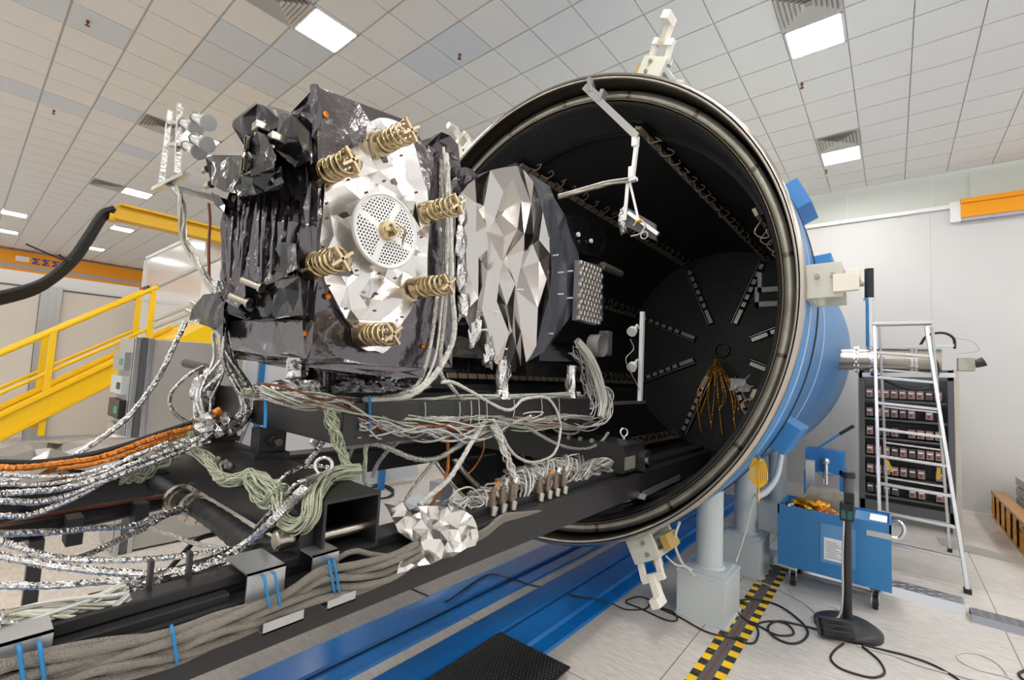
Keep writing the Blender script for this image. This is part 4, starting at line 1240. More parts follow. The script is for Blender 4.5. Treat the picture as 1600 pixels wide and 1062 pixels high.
# blue valve bench with a lever behind the chamber
Yv = 7.3
t = thing('valve_bench', 'blue steel valve bench with a long blue lever behind the trolley', 'bench', (-1.0, Yv, 0))
pts = [at(x, y, Y=Yv) for x, y in ((1258, 700), (1318, 705), (1318, 735), (1258, 735))]
b = B(); b.box((pts[0].x, Yv, pts[3].z), (pts[1].x, Yv + .3, pts[0].z), 0, None, .005)
for x in (1260, 1316):
    p = at(x, 735, Y=Yv); b.box((p.x - .03, Yv, 0), (p.x + .03, Yv + .3, p.z))
b.build('bench_frame', M_['blue'], t)
b = B(); p0, p1, p2 = at(1278, 700, Y=Yv - .03), at(1312, 678, Y=Yv - .03), at(1334, 665, Y=Yv - .03); b.bar(p0, p1, .03, .05, V(0, 1, 0)); b.bar(p1, p2, .04, .06, V(0, 1, 0), 1, .01); b.build('lever', [M_['blue'], M_['black_soft']], t)
b = B(); p = at(1290, 725, Y=Yv - .06)
b.cyl(p - V(0, 0, .25), p + V(0, 0, .02), .03, None, 16); b.sphere(p + V(0, 0, .04), .05, 0, 8); b.cyl(p - V(.08, 0, .12), p + V(.08, 0, -.12), .025, None, 12); b.build('valve', M_['chrome'], t)
p0, p1 = at(1266, 758, Y=6.6), at(1266, 718, Y=6.6)
b = B(); b.bar(V(p0.x, 6.6, 0), p1, .09, .09, V(0, 1, 0), 0, .004)
for k in (-.03, 0, .03): b.box((p0.x + k - .005, 6.55, 0), (p0.x + k + .005, 6.556, p1.z), 0)
tag(b.build('profile_post', M_['alu']), 'aluminium profile post standing left of the blue valve bench', 'post')

# tread plate cable covers
M_['tread'] = mat('tread_plate', (214, 216, 220), .22, .95)


def tread_cover(name, lab, xa, xb, y0, y1, h, m):
    t = thing(name, lab, 'cable cover', ((xa + xb) / 2, (y0 + y1) / 2, 0))
    b = B(); b.prism([(xa, y0, 0), (xa, y0 + .02, h), (xa, y1 - .02, h), (xa, y1, 0), (xa, y1 - .01, 0), (xa, y1 - .03, h - .006), (xa, y0 + .03, h - .006), (xa, y0 + .01, 0)], (xb - xa, 0, 0)); n = 0
    for i in range(int((xb - xa) / .07)):
        for j in range(4):
            cx, cy = xa + .035 + i * .07, y0 + .05 + j * (y1 - y0 - .1) / 3
            s = 1 if (i + j) % 2 else -1
            b.bar((cx - .018, cy - .014 * s, h + .001), (cx + .018, cy + .014 * s, h + .001), .008, .004)
    b.build('tread_channel', m, t)


tread_cover('tread_cover', 'shiny aluminium tread plate cable cover at the foot of the ladder', -1.45, .50, 6.10, 6.36, .09, M_['tread'])
tread_cover('tread_cover', 'duller grey tread plate cable cover running out at the right edge', .53, 1.6, 5.98, 6.22, .06, mat('tread_dull', (150, 152, 160), .4, .8))
# dull plates let into the floor
b = B(); p = [at(x, y, Z=.002) for x, y in ((1462, 838), (1555, 862), (1578, 878), (1470, 852))]; b.prism(p, (0, 0, .003)); tag(b.build('floor_plate', mat('floor_plate', (160, 158, 155), .4)), 'flat grey plate let into the floor right of the ladder', 'floor plate')

# gold foil panel and grey slabs at the right edge
t = thing('gold_foil_screen', 'long low screen covered in crinkled gold foil at the right edge', 'screen', (1.3, 10, 0))
xa = 1.27; ya, yb = 8.3, 11.4
b = B(); b.box((xa + .02, ya, .0), (xa + .14, yb, .42), 0); b.box((xa, ya, .4), (xa + .16, yb, .44), 1); b.box((xa, ya, 0), (xa + .03, yb, .03), 1); b.build('panel_frame', [M_['dark_grey'], mat('copper_edge', (206, 152, 84), .35, .7)], t)
for k in range(7):
    y = ya + .1 + k * .44
    b = B(); foil(b, [(xa, y, .03), (xa, y + .26, .03), (xa, y + .26, .4), (xa, y, .4)], 26, .012, 400 + k); b.build('gold_cover', M_['foil_gold'], t)
for k in range(4):
    b = B(); b.box((1.55, 10.2, .12 + k * .16), (3.2, 11.3, .12 + k * .16 + .13), 0, None, .01)
    if k == 0: b.box((1.65, 10.3, 0), (1.75, 11.2, .12)); b.box((3.0, 10.3, 0), (3.1, 11.2, .12))
    tag(b.build('grey_slab', M_['grey2']), ['lowest grey slab of the stack at the right edge', 'second grey slab from the floor in the stack at the right edge', 'third grey slab from the floor in the stack at the right edge', 'topmost grey slab of the stack at the right edge'][k], 'slab', 'grey slabs stacked by the back wall')

# yellow stairs
t = thing('yellow_stairs', 'yellow steel staircase with pipe handrails rising to the right', 'stairs', (-9.4, 1.3, 0))


def sx(pts, X): return [at(x, y, X=X) for x, y in pts]


for X in (-9.0, -9.9):
    a_, c_ = at(-140, 735, X=-9.0), at(300, 520, X=-9.0)
    a_.x = c_.x = X
    b = B(); b.bar(a_, c_, .06, .34, V(0, -.7, .7)); b.bar(a_ + V(.03, 0, .15), c_ + V(.03, 0, .15), .1, .03, V(0, -.7, .7)); b.bar(a_ + V(.03, 0, -.17), c_ + V(.03, 0, -.17), .1, .03, V(0, -.7, .7)); b.build('stringer', M_['yellow'], t)
    h0, h1 = at(-40, 570, X=-9.0), at(247, 448, X=-9.0); h0.x = h1.x = X
    b = B(); b.tube([h0, h1], .035, 14); b.build('handrail', M_['yellow'], t)
    h0, h1 = at(-40, 632, X=-9.0), at(240, 510, X=-9.0); h0.x = h1.x = X
    b = B(); b.tube([h0, h1], .025, 12); b.build('mid_rail', M_['yellow'], t)
    for (x0, y0, x1, y1) in ((84, 516, 68, 680), (240, 455, 228, 572)):
        p0, p1 = at(x0, y0, X=-9.0), at(x1, y1, X=-9.0); p0.x = p1.x = X; p1.y = p0.y
        b = B(); b.bar(p1, p0, .07, .07, V(1, 0, 0), 0, .005); b.build('rail_post', M_['yellow'], t)
a_, c_ = at(-140, 735, X=-9.0), at(300, 520, X=-9.0)
for k in range(12):
    p = a_.lerp(c_, (k + .5) / 12)
    b = B(); b.box((-9.9, p.y - .12, p.z - .02), (-9.0, p.y + .14, p.z + .02)); b.build('tread', M_['gantry'], t)
b = B(); p = at(176, 598, X=-8.93); b.box((-8.935, p.y - .0, p.z - .03), (-8.925, p.y + .22, p.z + .045), 0); b.box((-8.93, p.y + .08, p.z - .03), (-8.92, p.y + .22, p.z + .045), 1); b.build('warning_label', [M_['paper'], M_['red']], t)
# landing and grey rails beyond
t = thing('stair_landing', 'upper landing with grey handrails beyond the yellow stairs', 'landing', (-7.8, 3, 0))
q0, q1 = at(247, 446, X=-8.3), at(360, 395, X=-8.3)
b = B(); b.tube([q0, q1], .035, 10); b.build('grey_rail', M_['grey2'], t)
for dy in (55, 66):
    q0, q1 = at(240, 446 + dy, X=-8.3), at(360, 398 + dy, X=-8.3)
    b = B(); b.tube([q0, q1], .025, 10); b.build('grey_rail', M_['grey2'], t)
p = at(282, 528, X=-7.6); q = at(325, 505, X=-7.6)
b = B(); b.prism([(-7.6, p.y, p.z), (-7.6, q.y, q.z), (-7.6, q.y + 1.2, q.z), (-7.6, q.y + 1.2, q.z - .3), (-7.6, p.y, p.z - .3)], (-.9, 0, 0)); b.box((-7.8, q.y + 1.0, 0), (-7.7, q.y + 1.1, q.z - .2)); b.box((-8.4, q.y + 1.0, 0), (-8.3, q.y + 1.1, q.z - .2)); b.build('landing_edge', M_['yellow'], t)

# glossy white cabin
Yc = 2.6
p = at(229, 402, Y=Yc); q = at(229, 452, Y=Yc)
t = thing('white_cabin', 'glossy white partition cabin behind the stair rails', 'cabin', (p.x + 2, Yc + 1, 0))
b = B(); b.box((p.x, Yc, 0), (-9.25, Yc + 1.9, p.z), 0); b.build('cabin_wall', M_['gloss_white'], t)
b = B(); b.box((p.x - .03, Yc - .03, p.z - .06), (-9.25, Yc, p.z)); b.box((p.x - .03, Yc - .03, 0), (p.x + .04, Yc, p.z)); b.build('cabin_edge', M_['white'], t)
b = B(); b.box((p.x - .02, Yc - .06, q.z - .05), (p.x + .3, Yc - .03, q.z + .05), 0); b.box((p.x + .3, Yc - .06, q.z - .05), (p.x + .7, Yc - .03, q.z + .05), 1); b.build('red_light_bar', [M_['red'], M_['black']], t)

# yellow gantry beam with its black cables
t = thing('gantry_beam', 'yellow jib crane beam ending behind the spacecraft', 'crane beam', (-9, 3, 4))
ya = at(180, 320, X=-9).y
b = B(); b.box((-9.02, ya, 4.06), (-8.98, 4.6, 4.26)); b.box((-9.12, ya + .0, 4.03), (-8.88, 4.6, 4.07)); b.box((-9.1, ya + .05, 4.25), (-8.9, 4.6, 4.28)); b.build('beam', M_['gantry'], t)
b = B(); b.box((-9.08, ya - .06, 4.0), (-8.92, ya + .02, 4.1)); b.build('end_stop', M_['gantry'], t)
b = B(); b.box((-9.3, 4.6, 0), (-8.8, 5.0, 4.5), 0, None, .02); b.build('jib_column', M_['gantry'], t)
t = thing('hanging_cables', 'thick bundle of black cables hanging from the yellow beam end', 'cable bundle', (-9, .8, 3.2))
rr = random.Random(8)
for k in range(7):
    o = V(rr.uniform(-.06, .06), rr.uniform(-.03, .03), rr.uniform(-.05, .05))
    pts = [at(178, 326, X=-9) + o * .3, at(160, 336, X=-9) + o, at(140, 366, X=-9) + o * 1.2, at(115, 402, X=-9) + o * 1.2, at(80, 434, X=-9) + o, at(40, 453, X=-9) + o * 1.4, at(-40, 472, X=-9) + o * 1.6]
    b = B(); b.tube(curve(pts, 8), .038, 8); b.build('black_cable', M_['wire_black'], t)
b = B(); b.tube([at(40, 381, X=-8.9), at(98, 406, X=-8.9)], .012, 6); b.tube(curve([at(92, 398, X=-8.9), at(108, 408, X=-8.88), at(112, 402, X=-8.88)], 4), .02, 6); b.build('cable_tie', M_['wire_black'], t)

# grey cabinet at left with its aluminium profile corner
t = thing('grey_cabinet', 'tall grey cabinet with aluminium profile corner beside the yellow stairs', 'cabinet', (-6.5, 1.7, 0))
b = B(); b.box((-6.7, 1.16, .02), (-6.02, 2.2, 2.19), 0, None, .008); b.build('carcass', M_['grey2'], t)
for k in range(3):
    b = B(); b.box((-6.06, 1.16 + k * .055, 0), (-6.0, 1.205 + k * .055, 2.2), 0, None, .004); b.build('profile', M_['dark_grey'] if k == 1 else M_['alu2'], t)
for k in range(7):
    b = B(); z = .35 + k * .25; b.box((-6.6, 1.1, z), (-6.1, 1.16, z + .19), 0, None, .004); sh = b.build('device', [M_['alu2'], M_['black'], M_['grey']][k % 3], t)
    b = B(); b.box((-6.3, 1.095, z + .05), (-6.15, 1.1, z + .12)); b.build('device_window', M_['black'] if k % 2 else M_['teal'], sh)

# equipment seen under the spacecraft
t = thing('blue_frame_rack', 'white panelled rack with blue posts seen under the spacecraft', 'rack', (-6.5, 4, 0))
for x in (409, 550, 606):
    p = at(x, 580, X=-6.5)
    b = B(); b.box((-6.53, p.y - .03, 0), (-6.47, p.y + (.03 if x < 500 else .07), 2.5)); b.build('blue_post', M_['blue'], t)
p, q = at(380, 580, X=-6.6), at(660, 580, X=-6.6)
b = B(); b.box((-6.7, p.y, .1), (-6.56, q.y, 2.45)); b.build('white_panel', M_['white'], t)
p, q = at(500, 580, X=-6.5), at(545, 580, X=-6.5)
b = B(); b.box((-6.56, p.y, 1.8), (-6.44, q.y, 2.2), 0, None, .01); b.build('monitor', M_['black'], t)
p0, p1 = at(590, 600, X=-6.48), at(650, 555, X=-6.48)
b = B(); b.bar(p0, p1, .02, .08, V(0, 0, 1)); b.build('diagonal', M_['blue'], t)
t = thing('silver_duct', 'shiny metal duct with a bend behind the far support beam', 'duct', (-4.4, 2.5, 1.2))
b = B(); b.tube(curve([at(488, 695, X=-4.3), at(500, 682, X=-4.3), at(520, 678, X=-4.3), at(560, 675, X=-4.3), at(600, 673, X=-4.3)], 8), .055, 16); b.build('duct', M_['alu'], t)
p = at(545, 680, X=-4.3)
b = B(); b.box((-4.35, p.y - .05, .0), (-4.25, p.y + .05, p.z - .05)); b.build('duct_leg', M_['alu2'], t)
for k, (x, y, w, h, lab, m) in enumerate(((655, 800, .2, .16, 'small light grey box on the floor behind the foil sheet', 'grey'), (470, 800, .14, .3, 'pale grey box on the floor under the cross beam', 'grey'), (688, 790, .12, .35, 'upright bundle of slim grey profiles behind the foil sheet', 'alu2'))):
    p = at(x, y, Z=.1)
    b = B(); b.box(p - V(w, w, .1), p + V(w, w, h), 0, None, .01); tag(b.build('floor_box', M_[m]), lab, 'box')


# ------------------------------------------------------------------ lamp brackets and sensor arm
def small_lamp(p, d, parent, L_=.13, r=.035):
    d = V(d).normalized()
    b = B(); b.cyl(p, p + d * L_ * .6, r * .6, r * .75, 16); b.cyl(p + d * L_ * .6, p + d * L_, r * .8, r * 1.15, 18); b.cyl(p + d * L_, p + d * (L_ + .004), r * 1.05, None, 18)
    l = b.build('lamp_can', mat('lamp_shell', (206, 206, 206), .3, .45), parent)
    b = B(); b.cyl(p - d * .03, p, .012, None, 10); b.torus(p + d * .03, d, r * .72, .005, 16, 6); b.build('lamp_collar', M_['galv'], l)
    return l


t = thing('lamp_bracket', 'aluminium bracket with four small lamp cans on the left of the spacecraft', 'lamp bracket', (-3.7, .9, 3.3))
Yb = .95
b = B(); b.bar(at(242, 296, Y=Yb), at(292, 272, Y=Yb), .05, .03, V(0, 0, 1)); b.build('base_bar', M_['alu'], t)
for (x0, y0, x1, y1) in ((252, 286, 266, 174), (277, 272, 281, 162)):
    b = B(); b.bar(at(x0, y0, Y=Yb), at(x1, y1, Y=Yb), .035, .035, V(0, 1, 0)); b.build('upright', M_['foil_wrap'], t)
for y in (192, 226):
    b = B(); b.bar(at(262, y, Y=Yb), at(290, y, Y=Yb), .025, .025, V(0, 0, 1)); b.build('cross_bar', M_['galv'], t)
for (x, y) in ((302, 182), (284, 191), (300, 215), (288, 226)):
    small_lamp(at(x, y, Y=Yb - .03), (.9, .2, -.42), t, .22, .048)
b = B(); b.tube([at(262, 291, Y=Yb), at(300, 300, Y=Yb), at(340, 312, Y=Yb), at(360, 318, Y=Yb)], .022, 8, smooth=False, jit=.25, rnd=random.Random(3)); b.build('wrapped_arm', mat('wrapped_arm', (70, 70, 72), .22, .8), t)

t = thing('lamp_bar', 'white upright bar with two small lamps just inside the chamber', 'lamp bar', (-2, 4.5, 1.8))
p0, p1 = at(1004, 487, X=-2.0), at(1004, 628, X=-2.0); p1.y = p0.y
b = B(); b.bar(p1, p0, .04, .04, V(1, 0, 0)); b.build('upright', M_['white'], t)
p2 = at(928, 628, X=-2.0)
b = B(); b.bar(V(p0.x, p0.y + .1, p1.z), V(p0.x, 3.32, p1.z - .0), .04, .03); b.bar(V(p0.x, 3.3, p1.z - .02), V(p0.x, 3.3, 1.845), .03, .03, V(0, 1, 0)); b.build('foot_bar', M_['alu'], t)
for (x, y) in ((998, 513), (998, 567)):
    c = at(x, y, X=-2.0)
    b = B(); b.tube(curve([c, c + V(0, -.04, .03), c + V(0, -.08, .0)], 5), .012, 8); b.cyl(c + V(0, -.08, 0), c + V(.0, -.13, -.03), .016, .03, 16); b.cyl(c + V(0, -.13, -.03), c + V(0, -.17, -.055), .045, .05, 20); lm = b.build('lamp_head', M_['white'], t)
b = B(); b.tube(curve([at(985, 530, X=-2), at(990, 545, X=-2), at(978, 560, X=-2), at(985, 580, X=-2), at(1000, 610, X=-2)], 6), .005, 6); b.build('lead', M_['wire_white'], t)

t = thing('sensor_arm', 'white jointed sensor arm hanging from the top of the chamber mouth', 'sensor arm', (-2, 3.6, 4.5))
Ya = 3.60
b = B(); b.bar(at(914, 136, Y=Ya), at(996, 214, Y=Ya), .06, .035, V(0, 1, 0)); b.bar(at(914, 136, Y=Ya - .03), at(996, 214, Y=Ya - .03), .02, .01, V(0, 1, 0)); b.build('top_channel', M_['alu'], t)
b = B(); b.bar(at(922, 124, Y=Ya), at(926, 146, Y=Ya), .04, .07, V(0, 1, 0)); b.bar(at(944, 142, Y=Ya), at(938, 160, Y=Ya), .04, .08, V(0, 1, 0)); b.bar(at(925, 140, Y=Ya), at(940, 153, Y=Ya), .04, .06, V(0, 1, 0)); b.build('rim_clip', M_['alu2'], t)
b = B(); b.bar(at(996, 214, Y=Ya), at(988, 281, Y=Ya), .03, .035, V(0, 1, 0)); b.box(at(994, 222, Y=Ya) - V(.03, .03, .04), at(994, 222, Y=Ya) + V(.02, .02, .04)); b.build('drop_arm', M_['white'], t)
b = B(); b.bar(at(984, 282, Y=Ya), at(995, 279, Y=Ya), .05, .03, V(0, 0, 1)); b.box(at(988, 270, Y=Ya) - V(.025, .03, .05), at(988, 270, Y=Ya) + V(.02, .02, .05)); b.build('elbow', M_['white'], t)
e0, e1 = at(984, 283, Y=Ya), at(872, 308, X=-2.25)
b = B(); b.tube(curve([e0, e0.lerp(e1, .3) + V(0, 0, .02), e0.lerp(e1, .6) + V(0, 0, .01), e1], 6), [.014] * 6 + [.02] * 13, 8, smooth=False, jit=.15, rnd=random.Random(6)); b.build('wrapped_tube', M_['galv'], t)
b = B(); b.tube(curve([e0 + V(0, -.02, .02), e0.lerp(e1, .3) + V(0, -.02, .035), e0.lerp(e1, .5) + V(0, -.02, .03), e1 + V(0, 0, .02)], 6), .008, 6); b.build('arm_lead', M_['wire_white'], t)
b = B(); b.bar(at(981, 284, Y=Ya), at(976, 344, Y=Ya), .03, .012, V(0, 1, 0)); b.bar(at(984, 284, Y=Ya), at(998, 345, Y=Ya), .018, .01, V(0, 1, 0)); b.build('hanger_strap', M_['white'], t)
b = B(); b.prism([at(982, 325, Y=Ya + .02), at(1024, 350, Y=Ya + .02), at(1024, 375, Y=Ya + .02), at(970, 350, Y=Ya + .02)], (0, .03, 0)); b.build('sensor_plate', M_['dark_grey'], t)
b = B(); b.bar(at(982, 332, Y=Ya), at(1029, 366, Y=Ya), .03, .03, V(0, 1, 0)); b.build('lower_channel', M_['alu'], t)
b = B(); c = at(974, 345, Y=Ya + .05); crumple(b, c, (.045, .05, .13), 9, .12, 3); b.build('foil_bag', M_['foil_wrap'], t)
b = B(); c = at(995, 346, Y=Ya - .03); b.tube(curve([c + V(-.03, 0, -.03), c, c + V(.05, 0, .0), c + V(.07, 0, -.06), c + V(.03, 0, -.11), c + V(-.05, 0, -.12)], 6), .006, 6); b.torus(c + V(.07, 0, -.13), (0, 1, 0), .03, .005, 18, 6); b.build('white_lead', M_['wire_white'], t)
b = B(); b.cyl(c + V(-.01, 0, -.0), c + V(.04, 0, .01), .01, None, 8); b.build('yellow_sleeve', M_['wire_yellow'], t)
# ------------------------------------------------------------------ cables
def pts3(pts, X=None):
    """[(px, py[, X])] on planes of constant X; the depth runs on until it is changed"""
    if pts and len(pts[0]) == 4:
        return [at(p[0], p[1], **{p[2]: p[3]}) for p in pts]
    out = []; x = X
    for p in pts:
        if len(p) > 2: x = p[2]
        out.append([p[0], p[1], x, len(p) > 2])
    # linear change of depth between the given ones
    idx = [i for i, p in enumerate(out) if p[3]]
    if len(idx) > 1:
        for a, c in zip(idx, idx[1:]):
            for i in range(a + 1, c):
                f = (i - a) / (c - a)
                out[i][2] = out[a][2] * (1 - f) + out[c][2] * f
    return [at(p[0], p[1], X=p[2]) for p in out]


CS = [0]


def run_on(src, p):
    """cables that leave the photo at the left run on another metre and a half"""
    if not isinstance(src[0], Vector) and src[0][0] < -30:
        d = (p[0] - p[1]).normalized()
        return [p[0] + d * 1.5 + V(0, 0, -.05), p[0] + d * .7] + p
    return p


def cable(label, pts, r, m, X=None, wrap=False, group=None, per=8, name='cable', cat='cable', n=7):
    CS[0] += 1
    rnd = random.Random(CS[0])
    c = curve(run_on(pts, pts3(pts, X) if not isinstance(pts[0], Vector) else pts), per * (2 if wrap else 1))
    b = B()
    b.tube(c, r, n, smooth=not wrap, jit=.16 if wrap else 0, rnd=rnd)
    return tag(b.build(name, M_[m] if isinstance(m, str) else m), label, cat, group)


def bundle(label, pts, r, m, X=None, strands=9, wire=.006, spread=None, name='wire_bundle', cat='wire bundle', mats=None, group=None, twist=2.0, per=7, stray=0.0):
    """many thin strands laced together: one thing"""
    CS[0] += 1
    rnd = random.Random(CS[0] * 3)
    c = curve(run_on(pts, pts3(pts, X) if not isinstance(pts[0], Vector) else pts), per)
    ms = mats or [m]
    b = B()
    N = len(c)
    for s in range(strands):
        a0 = rnd.uniform(0, 2 * PI); rr = r * math.sqrt(rnd.random()); tw = twist * rnd.uniform(.5, 1.2) * rnd.choice((-1, 1)) if twist else 0
        q = []; x = None
        w1, w2 = rnd.uniform(2, 6), rnd.uniform(0, 6)
        for k in range(N):
            t = (c[min(k + 1, N - 1)] - c[max(k - 1, 0)]).normalized()
            x = t.orthogonal().normalized() if x is None else (x - t * x.dot(t)).normalized()
            y = t.cross(x)
            f = k / (N - 1)
            sp = 1 if spread is None else spread(f)
            a = a0 + tw * f * 2 * PI
            st = stray * math.sin(w1 * f * PI + w2)
            q.append(c[k] + (x * math.cos(a) + y * math.sin(a)) * (rr * sp + st))
        b.tube(q, wire, 5, rnd.randrange(len(ms)), caps=False)
    return tag(b.build(name, [M_[k] for k in ms]), label, cat, group)


def tie(p, nrm, R, label=None, parent=None):
    b = B(); b.torus(p, nrm, R, .005, 18, 5)
    return b


# thick grey braided cables laced along the front of the near beam
rr = random.Random(21)
top_edge = [(-60, 1045), (60, 1015), (165, 1003), (271, 987), (340, 962), (407, 940), (460, 915), (508, 888), (564, 880), (612, 868), (650, 845)]
bot_edge = [(-60, 1110), (60, 1090), (165, 1062), (271, 1034), (340, 1005), (407, 978), (460, 955), (508, 934), (564, 922), (612, 903), (660, 872)]
nb = 9
for k in range(nb):
    f = (k + .5) / nb
    pts = []
    for i, (a_, c_) in enumerate(zip(top_edge, bot_edge)):
        ff = min(1, max(0, f + .16 * math.sin(i * 1.3 + k * 2.1)))
        pts.append((a_[0] * (1 - ff) + c_[0] * ff, a_[1] * (1 - ff) + c_[1] * ff, -1.565 + .02 * math.sin(k * 1.7 + i)))
    cable('thick grey braided cable in the laced bunch along the front of the near black beam', pts, .0135, 'braid', group='grey braided cables on the near beam', name='braided_cable', n=9)
cable('grey braided cable looping up over the beam behind the aluminium bracket', [(505, 893, -1.6), (530, 871), (554, 861), (581, 866), (606, 870), (625, 880, -1.6)], .011, 'braid', name='braided_cable')
for k in range(3):
    cable('grey braided cable coming out of the silver foil sheet onto the beam', [(735, 838 + k * 5, -1.59), (760, 826 + k * 4), (785, 806 + k * 4), (812, 802 + k * 2), (845, 797, -1.62)], .011, 'braid', group='braided cables right of the foil sheet', name='braided_cable')
# blue lacing round them
for k, (x, y0, y1) in enumerate(((30, 1010, 1075), (62, 1005, 1070), (269, 978, 1036), (413, 900, 950), (430, 896, 948), (514, 875, 925), (522, 874, 926))):
    cable('blue lacing cord tied round the grey braided cables', [(x - 2, y0, -1.60), (x, y0 + 2, -1.54), (x + 4, (y0 + y1) / 2, -1.53), (x + 8, y1 - 3, -1.535), (x + 9, y1, -1.58)], .0045, 'wire_blue', group='blue lacing on the braided cables', name='lacing_cord', cat='lacing')
# big greenish harness lying on the beam at bottom left
bundle('grey green harness of fine wires lying on the beam at the bottom left corner', [(-80, 1005, -1.72), (0, 978), (60, 968), (120, 958), (165, 945), (200, 928, -1.72)], .038, None, strands=60, wire=.0055, mats=['wire_silver', 'wire_green', 'galv', 'clear'], stray=.003, twist=.8)
cable('silver foil cable climbing from the bottom left harness over the cross beam', [(110, 962, 'X', -1.74), (170, 940, 'X', -1.76), (237, 912, 'X', -1.8), (300, 890, 'X', -1.9), (345, 874, 'X', -1.95), (390, 846, 'Y', .79), (420, 820, 'Y', .79), (450, 790, 'Y', .83), (475, 764, 'Z', 1.56), (505, 745, 'Z', 1.55), (535, 733, 'Z', 1.54)], .018, 'foil_wrap', wrap=True)
cable('thinner silver foil cable beside the one climbing over the cross beam', [(150, 940, 'X', -1.76), (225, 905, 'X', -1.8), (300, 881, 'X', -1.95), (345, 866, 'X', -2.1), (385, 842, 'Y', .86), (415, 808, 'Y', .86), (445, 775, 'Y', .88), (470, 752, 'Z', 1.54), (515, 737, 'Z', 1.54)], .010, 'foil_wrap', wrap=True)
# silver foil cables at left
cable('silver foil cable running just under the straight black pipe', [(-60, 838, -2.7), (0, 834), (97, 830), (131, 826), (206, 821), (240, 808), (290, 790, -2.9)], .014, 'foil_wrap', wrap=True)
cable('long silver foil cable sagging from the left edge towards the black hose', [(-60, 820, -2.35), (0, 845), (34, 857), (68, 868), (95, 874), (127, 875), (203, 875), (282, 869), (330, 862), (372, 855, -2.2)], .012, 'foil_wrap', wrap=True)
cable('silver foil cable sagging below its neighbour and ending at the beam pegs', [(-60, 855, -2.1), (0, 868), (45, 877), (102, 886), (158, 892), (226, 896), (271, 893), (325, 884, -1.8), (352, 876)], .012, 'foil_wrap', wrap=True)
cable('lowest silver foil cable, almost level, meeting the pegs from the left edge', [(-60, 914, -2.0), (0, 914), (68, 915), (152, 909), (237, 904), (305, 890, -1.78), (340, 878)], .0105, 'foil_wrap', wrap=True)
cable('crossing silver foil cable rising from the sagging ones to the black hose flange', [(70, 868, -2.5), (113, 873), (147, 862), (192, 840), (226, 826), (260, 806), (300, 795, -2.9)], .013, 'foil_wrap', wrap=True)
fan = [([(-60, 776), (0, 771), (45, 768), (90, 764), (147, 750), (203, 726), (271, 701), (339, 671)], .02, 'upper silver foil cable of the fan that rises from the left edge to the frame'),
       ([(-60, 786), (0, 783), (56, 784), (102, 775), (147, 757), (203, 735), (282, 705), (330, 690)], .021, 'middle silver foil cable of the fan that rises from the left edge to the frame'),
       ([(-60, 812), (0, 806), (45, 805), (90, 789), (135, 768), (181, 741), (248, 719), (305, 694), (352, 660)], .02, 'lower silver foil cable of the fan that rises from the left edge to the frame'),
       ([(-60, 760), (0, 756), (50, 757), (100, 752), (160, 737), (220, 708), (290, 688)], .016, 'silver foil cable lying against the crumpled foil blanket at left'),
       ([(-60, 744), (0, 742), (60, 745), (120, 742), (170, 728), (215, 712), (262, 690)], .013, 'thin silver foil cable just under the amber one'),
       ([(150, 735), (203, 727), (250, 712), (300, 690), (345, 668), (392, 640)], .012, 'silver foil cable that climbs steepest, over the lumps to the upper frame')]
for k, (p, r, l) in enumerate(fan):
    p = [(x, y, -2.75 - .02 * k) if i == 0 else ((x, y, -2.85) if i == len(p) - 1 else (x, y)) for i, (x, y) in enumerate(p)]
    cable(l, p, r * .64, 'foil_wrap', wrap=True)
cable('amber wrapped cable lying on the crumpled foil blanket at left', [(-60, 730, -2.95), (0, 731), (45, 730), (102, 723), (158, 714), (215, 694), (258, 679), (300, 668, -2.95)], .015, 'amber', wrap=True)
cable('second thinner amber wrapped cable under the first', [(90, 733, -2.9), (135, 727), (180, 716), (230, 697), (290, 678, -2.95)], .010, 'amber', wrap=True)
cable('thin black cable running above the amber cable', [(-40, 722, -3.0), (60, 722), (130, 712), (190, 697), (240, 680), (300, 660, -3.0)], .014, 'wire_black')
cable('segmented silver cable hanging in a long slope from the left black box to the cables', [(290, 502, -3.1), (272, 540), (250, 585), (226, 620), (196, 655), (150, 690), (95, 724), (50, 746), (-10, 756, -3.0)], .014, 'foil_wrap', wrap=True)
cable('silver cable loop hanging in front of the grey cabinet', [(318, 572, -3.2), (295, 585), (270, 610), (265, 630), (275, 648), (298, 662, -3.2)], .010, 'foil_wrap', wrap=True)
cable('black cable crossing the floor gap below the hose', [(345, 832, -2.6), (310, 842), (285, 866), (262, 892), (255, 905, -2.4)], .012, 'wire_black')
cable('dark foil cable running from the hose flange to the beam', [(235, 824, -2.7), (270, 836), (310, 850), (360, 858, -2.3)], .010, 'wire_silver', wrap=True)
# crumpled blanket at the left edge
b = B(); foil(b, [at(x, y, X=X_) for x, y, X_ in ((-40, 756, -2.95), (-40, 712, -3.5), (40, 699, -3.6), (92, 691, -3.6), (150, 687, -3.6), (205, 684, -3.5), (232, 702, -3.1), (190, 730, -3.0), (120, 745, -2.95), (40, 755, -2.95))], 46, .05, 510, bias=(1.6, 1))
tag(b.build('foil_blanket', M_['foil_crisp']), 'crumpled silver foil blanket under the amber cable at the left edge', 'foil blanket')
b = B(); foil(b, [at(x, y, X=X_) for x, y, X_ in ((70, 748, -2.85), (110, 733, -3.1), (190, 718, -3.1), (210, 704, -3.1), (222, 730, -2.85), (170, 752, -2.8), (120, 760, -2.8))], 30, .035, 511)
tag(b.build('foil_blanket', M_['foil_crisp']), 'smaller crumpled silver foil piece in front of the amber cables', 'foil blanket')

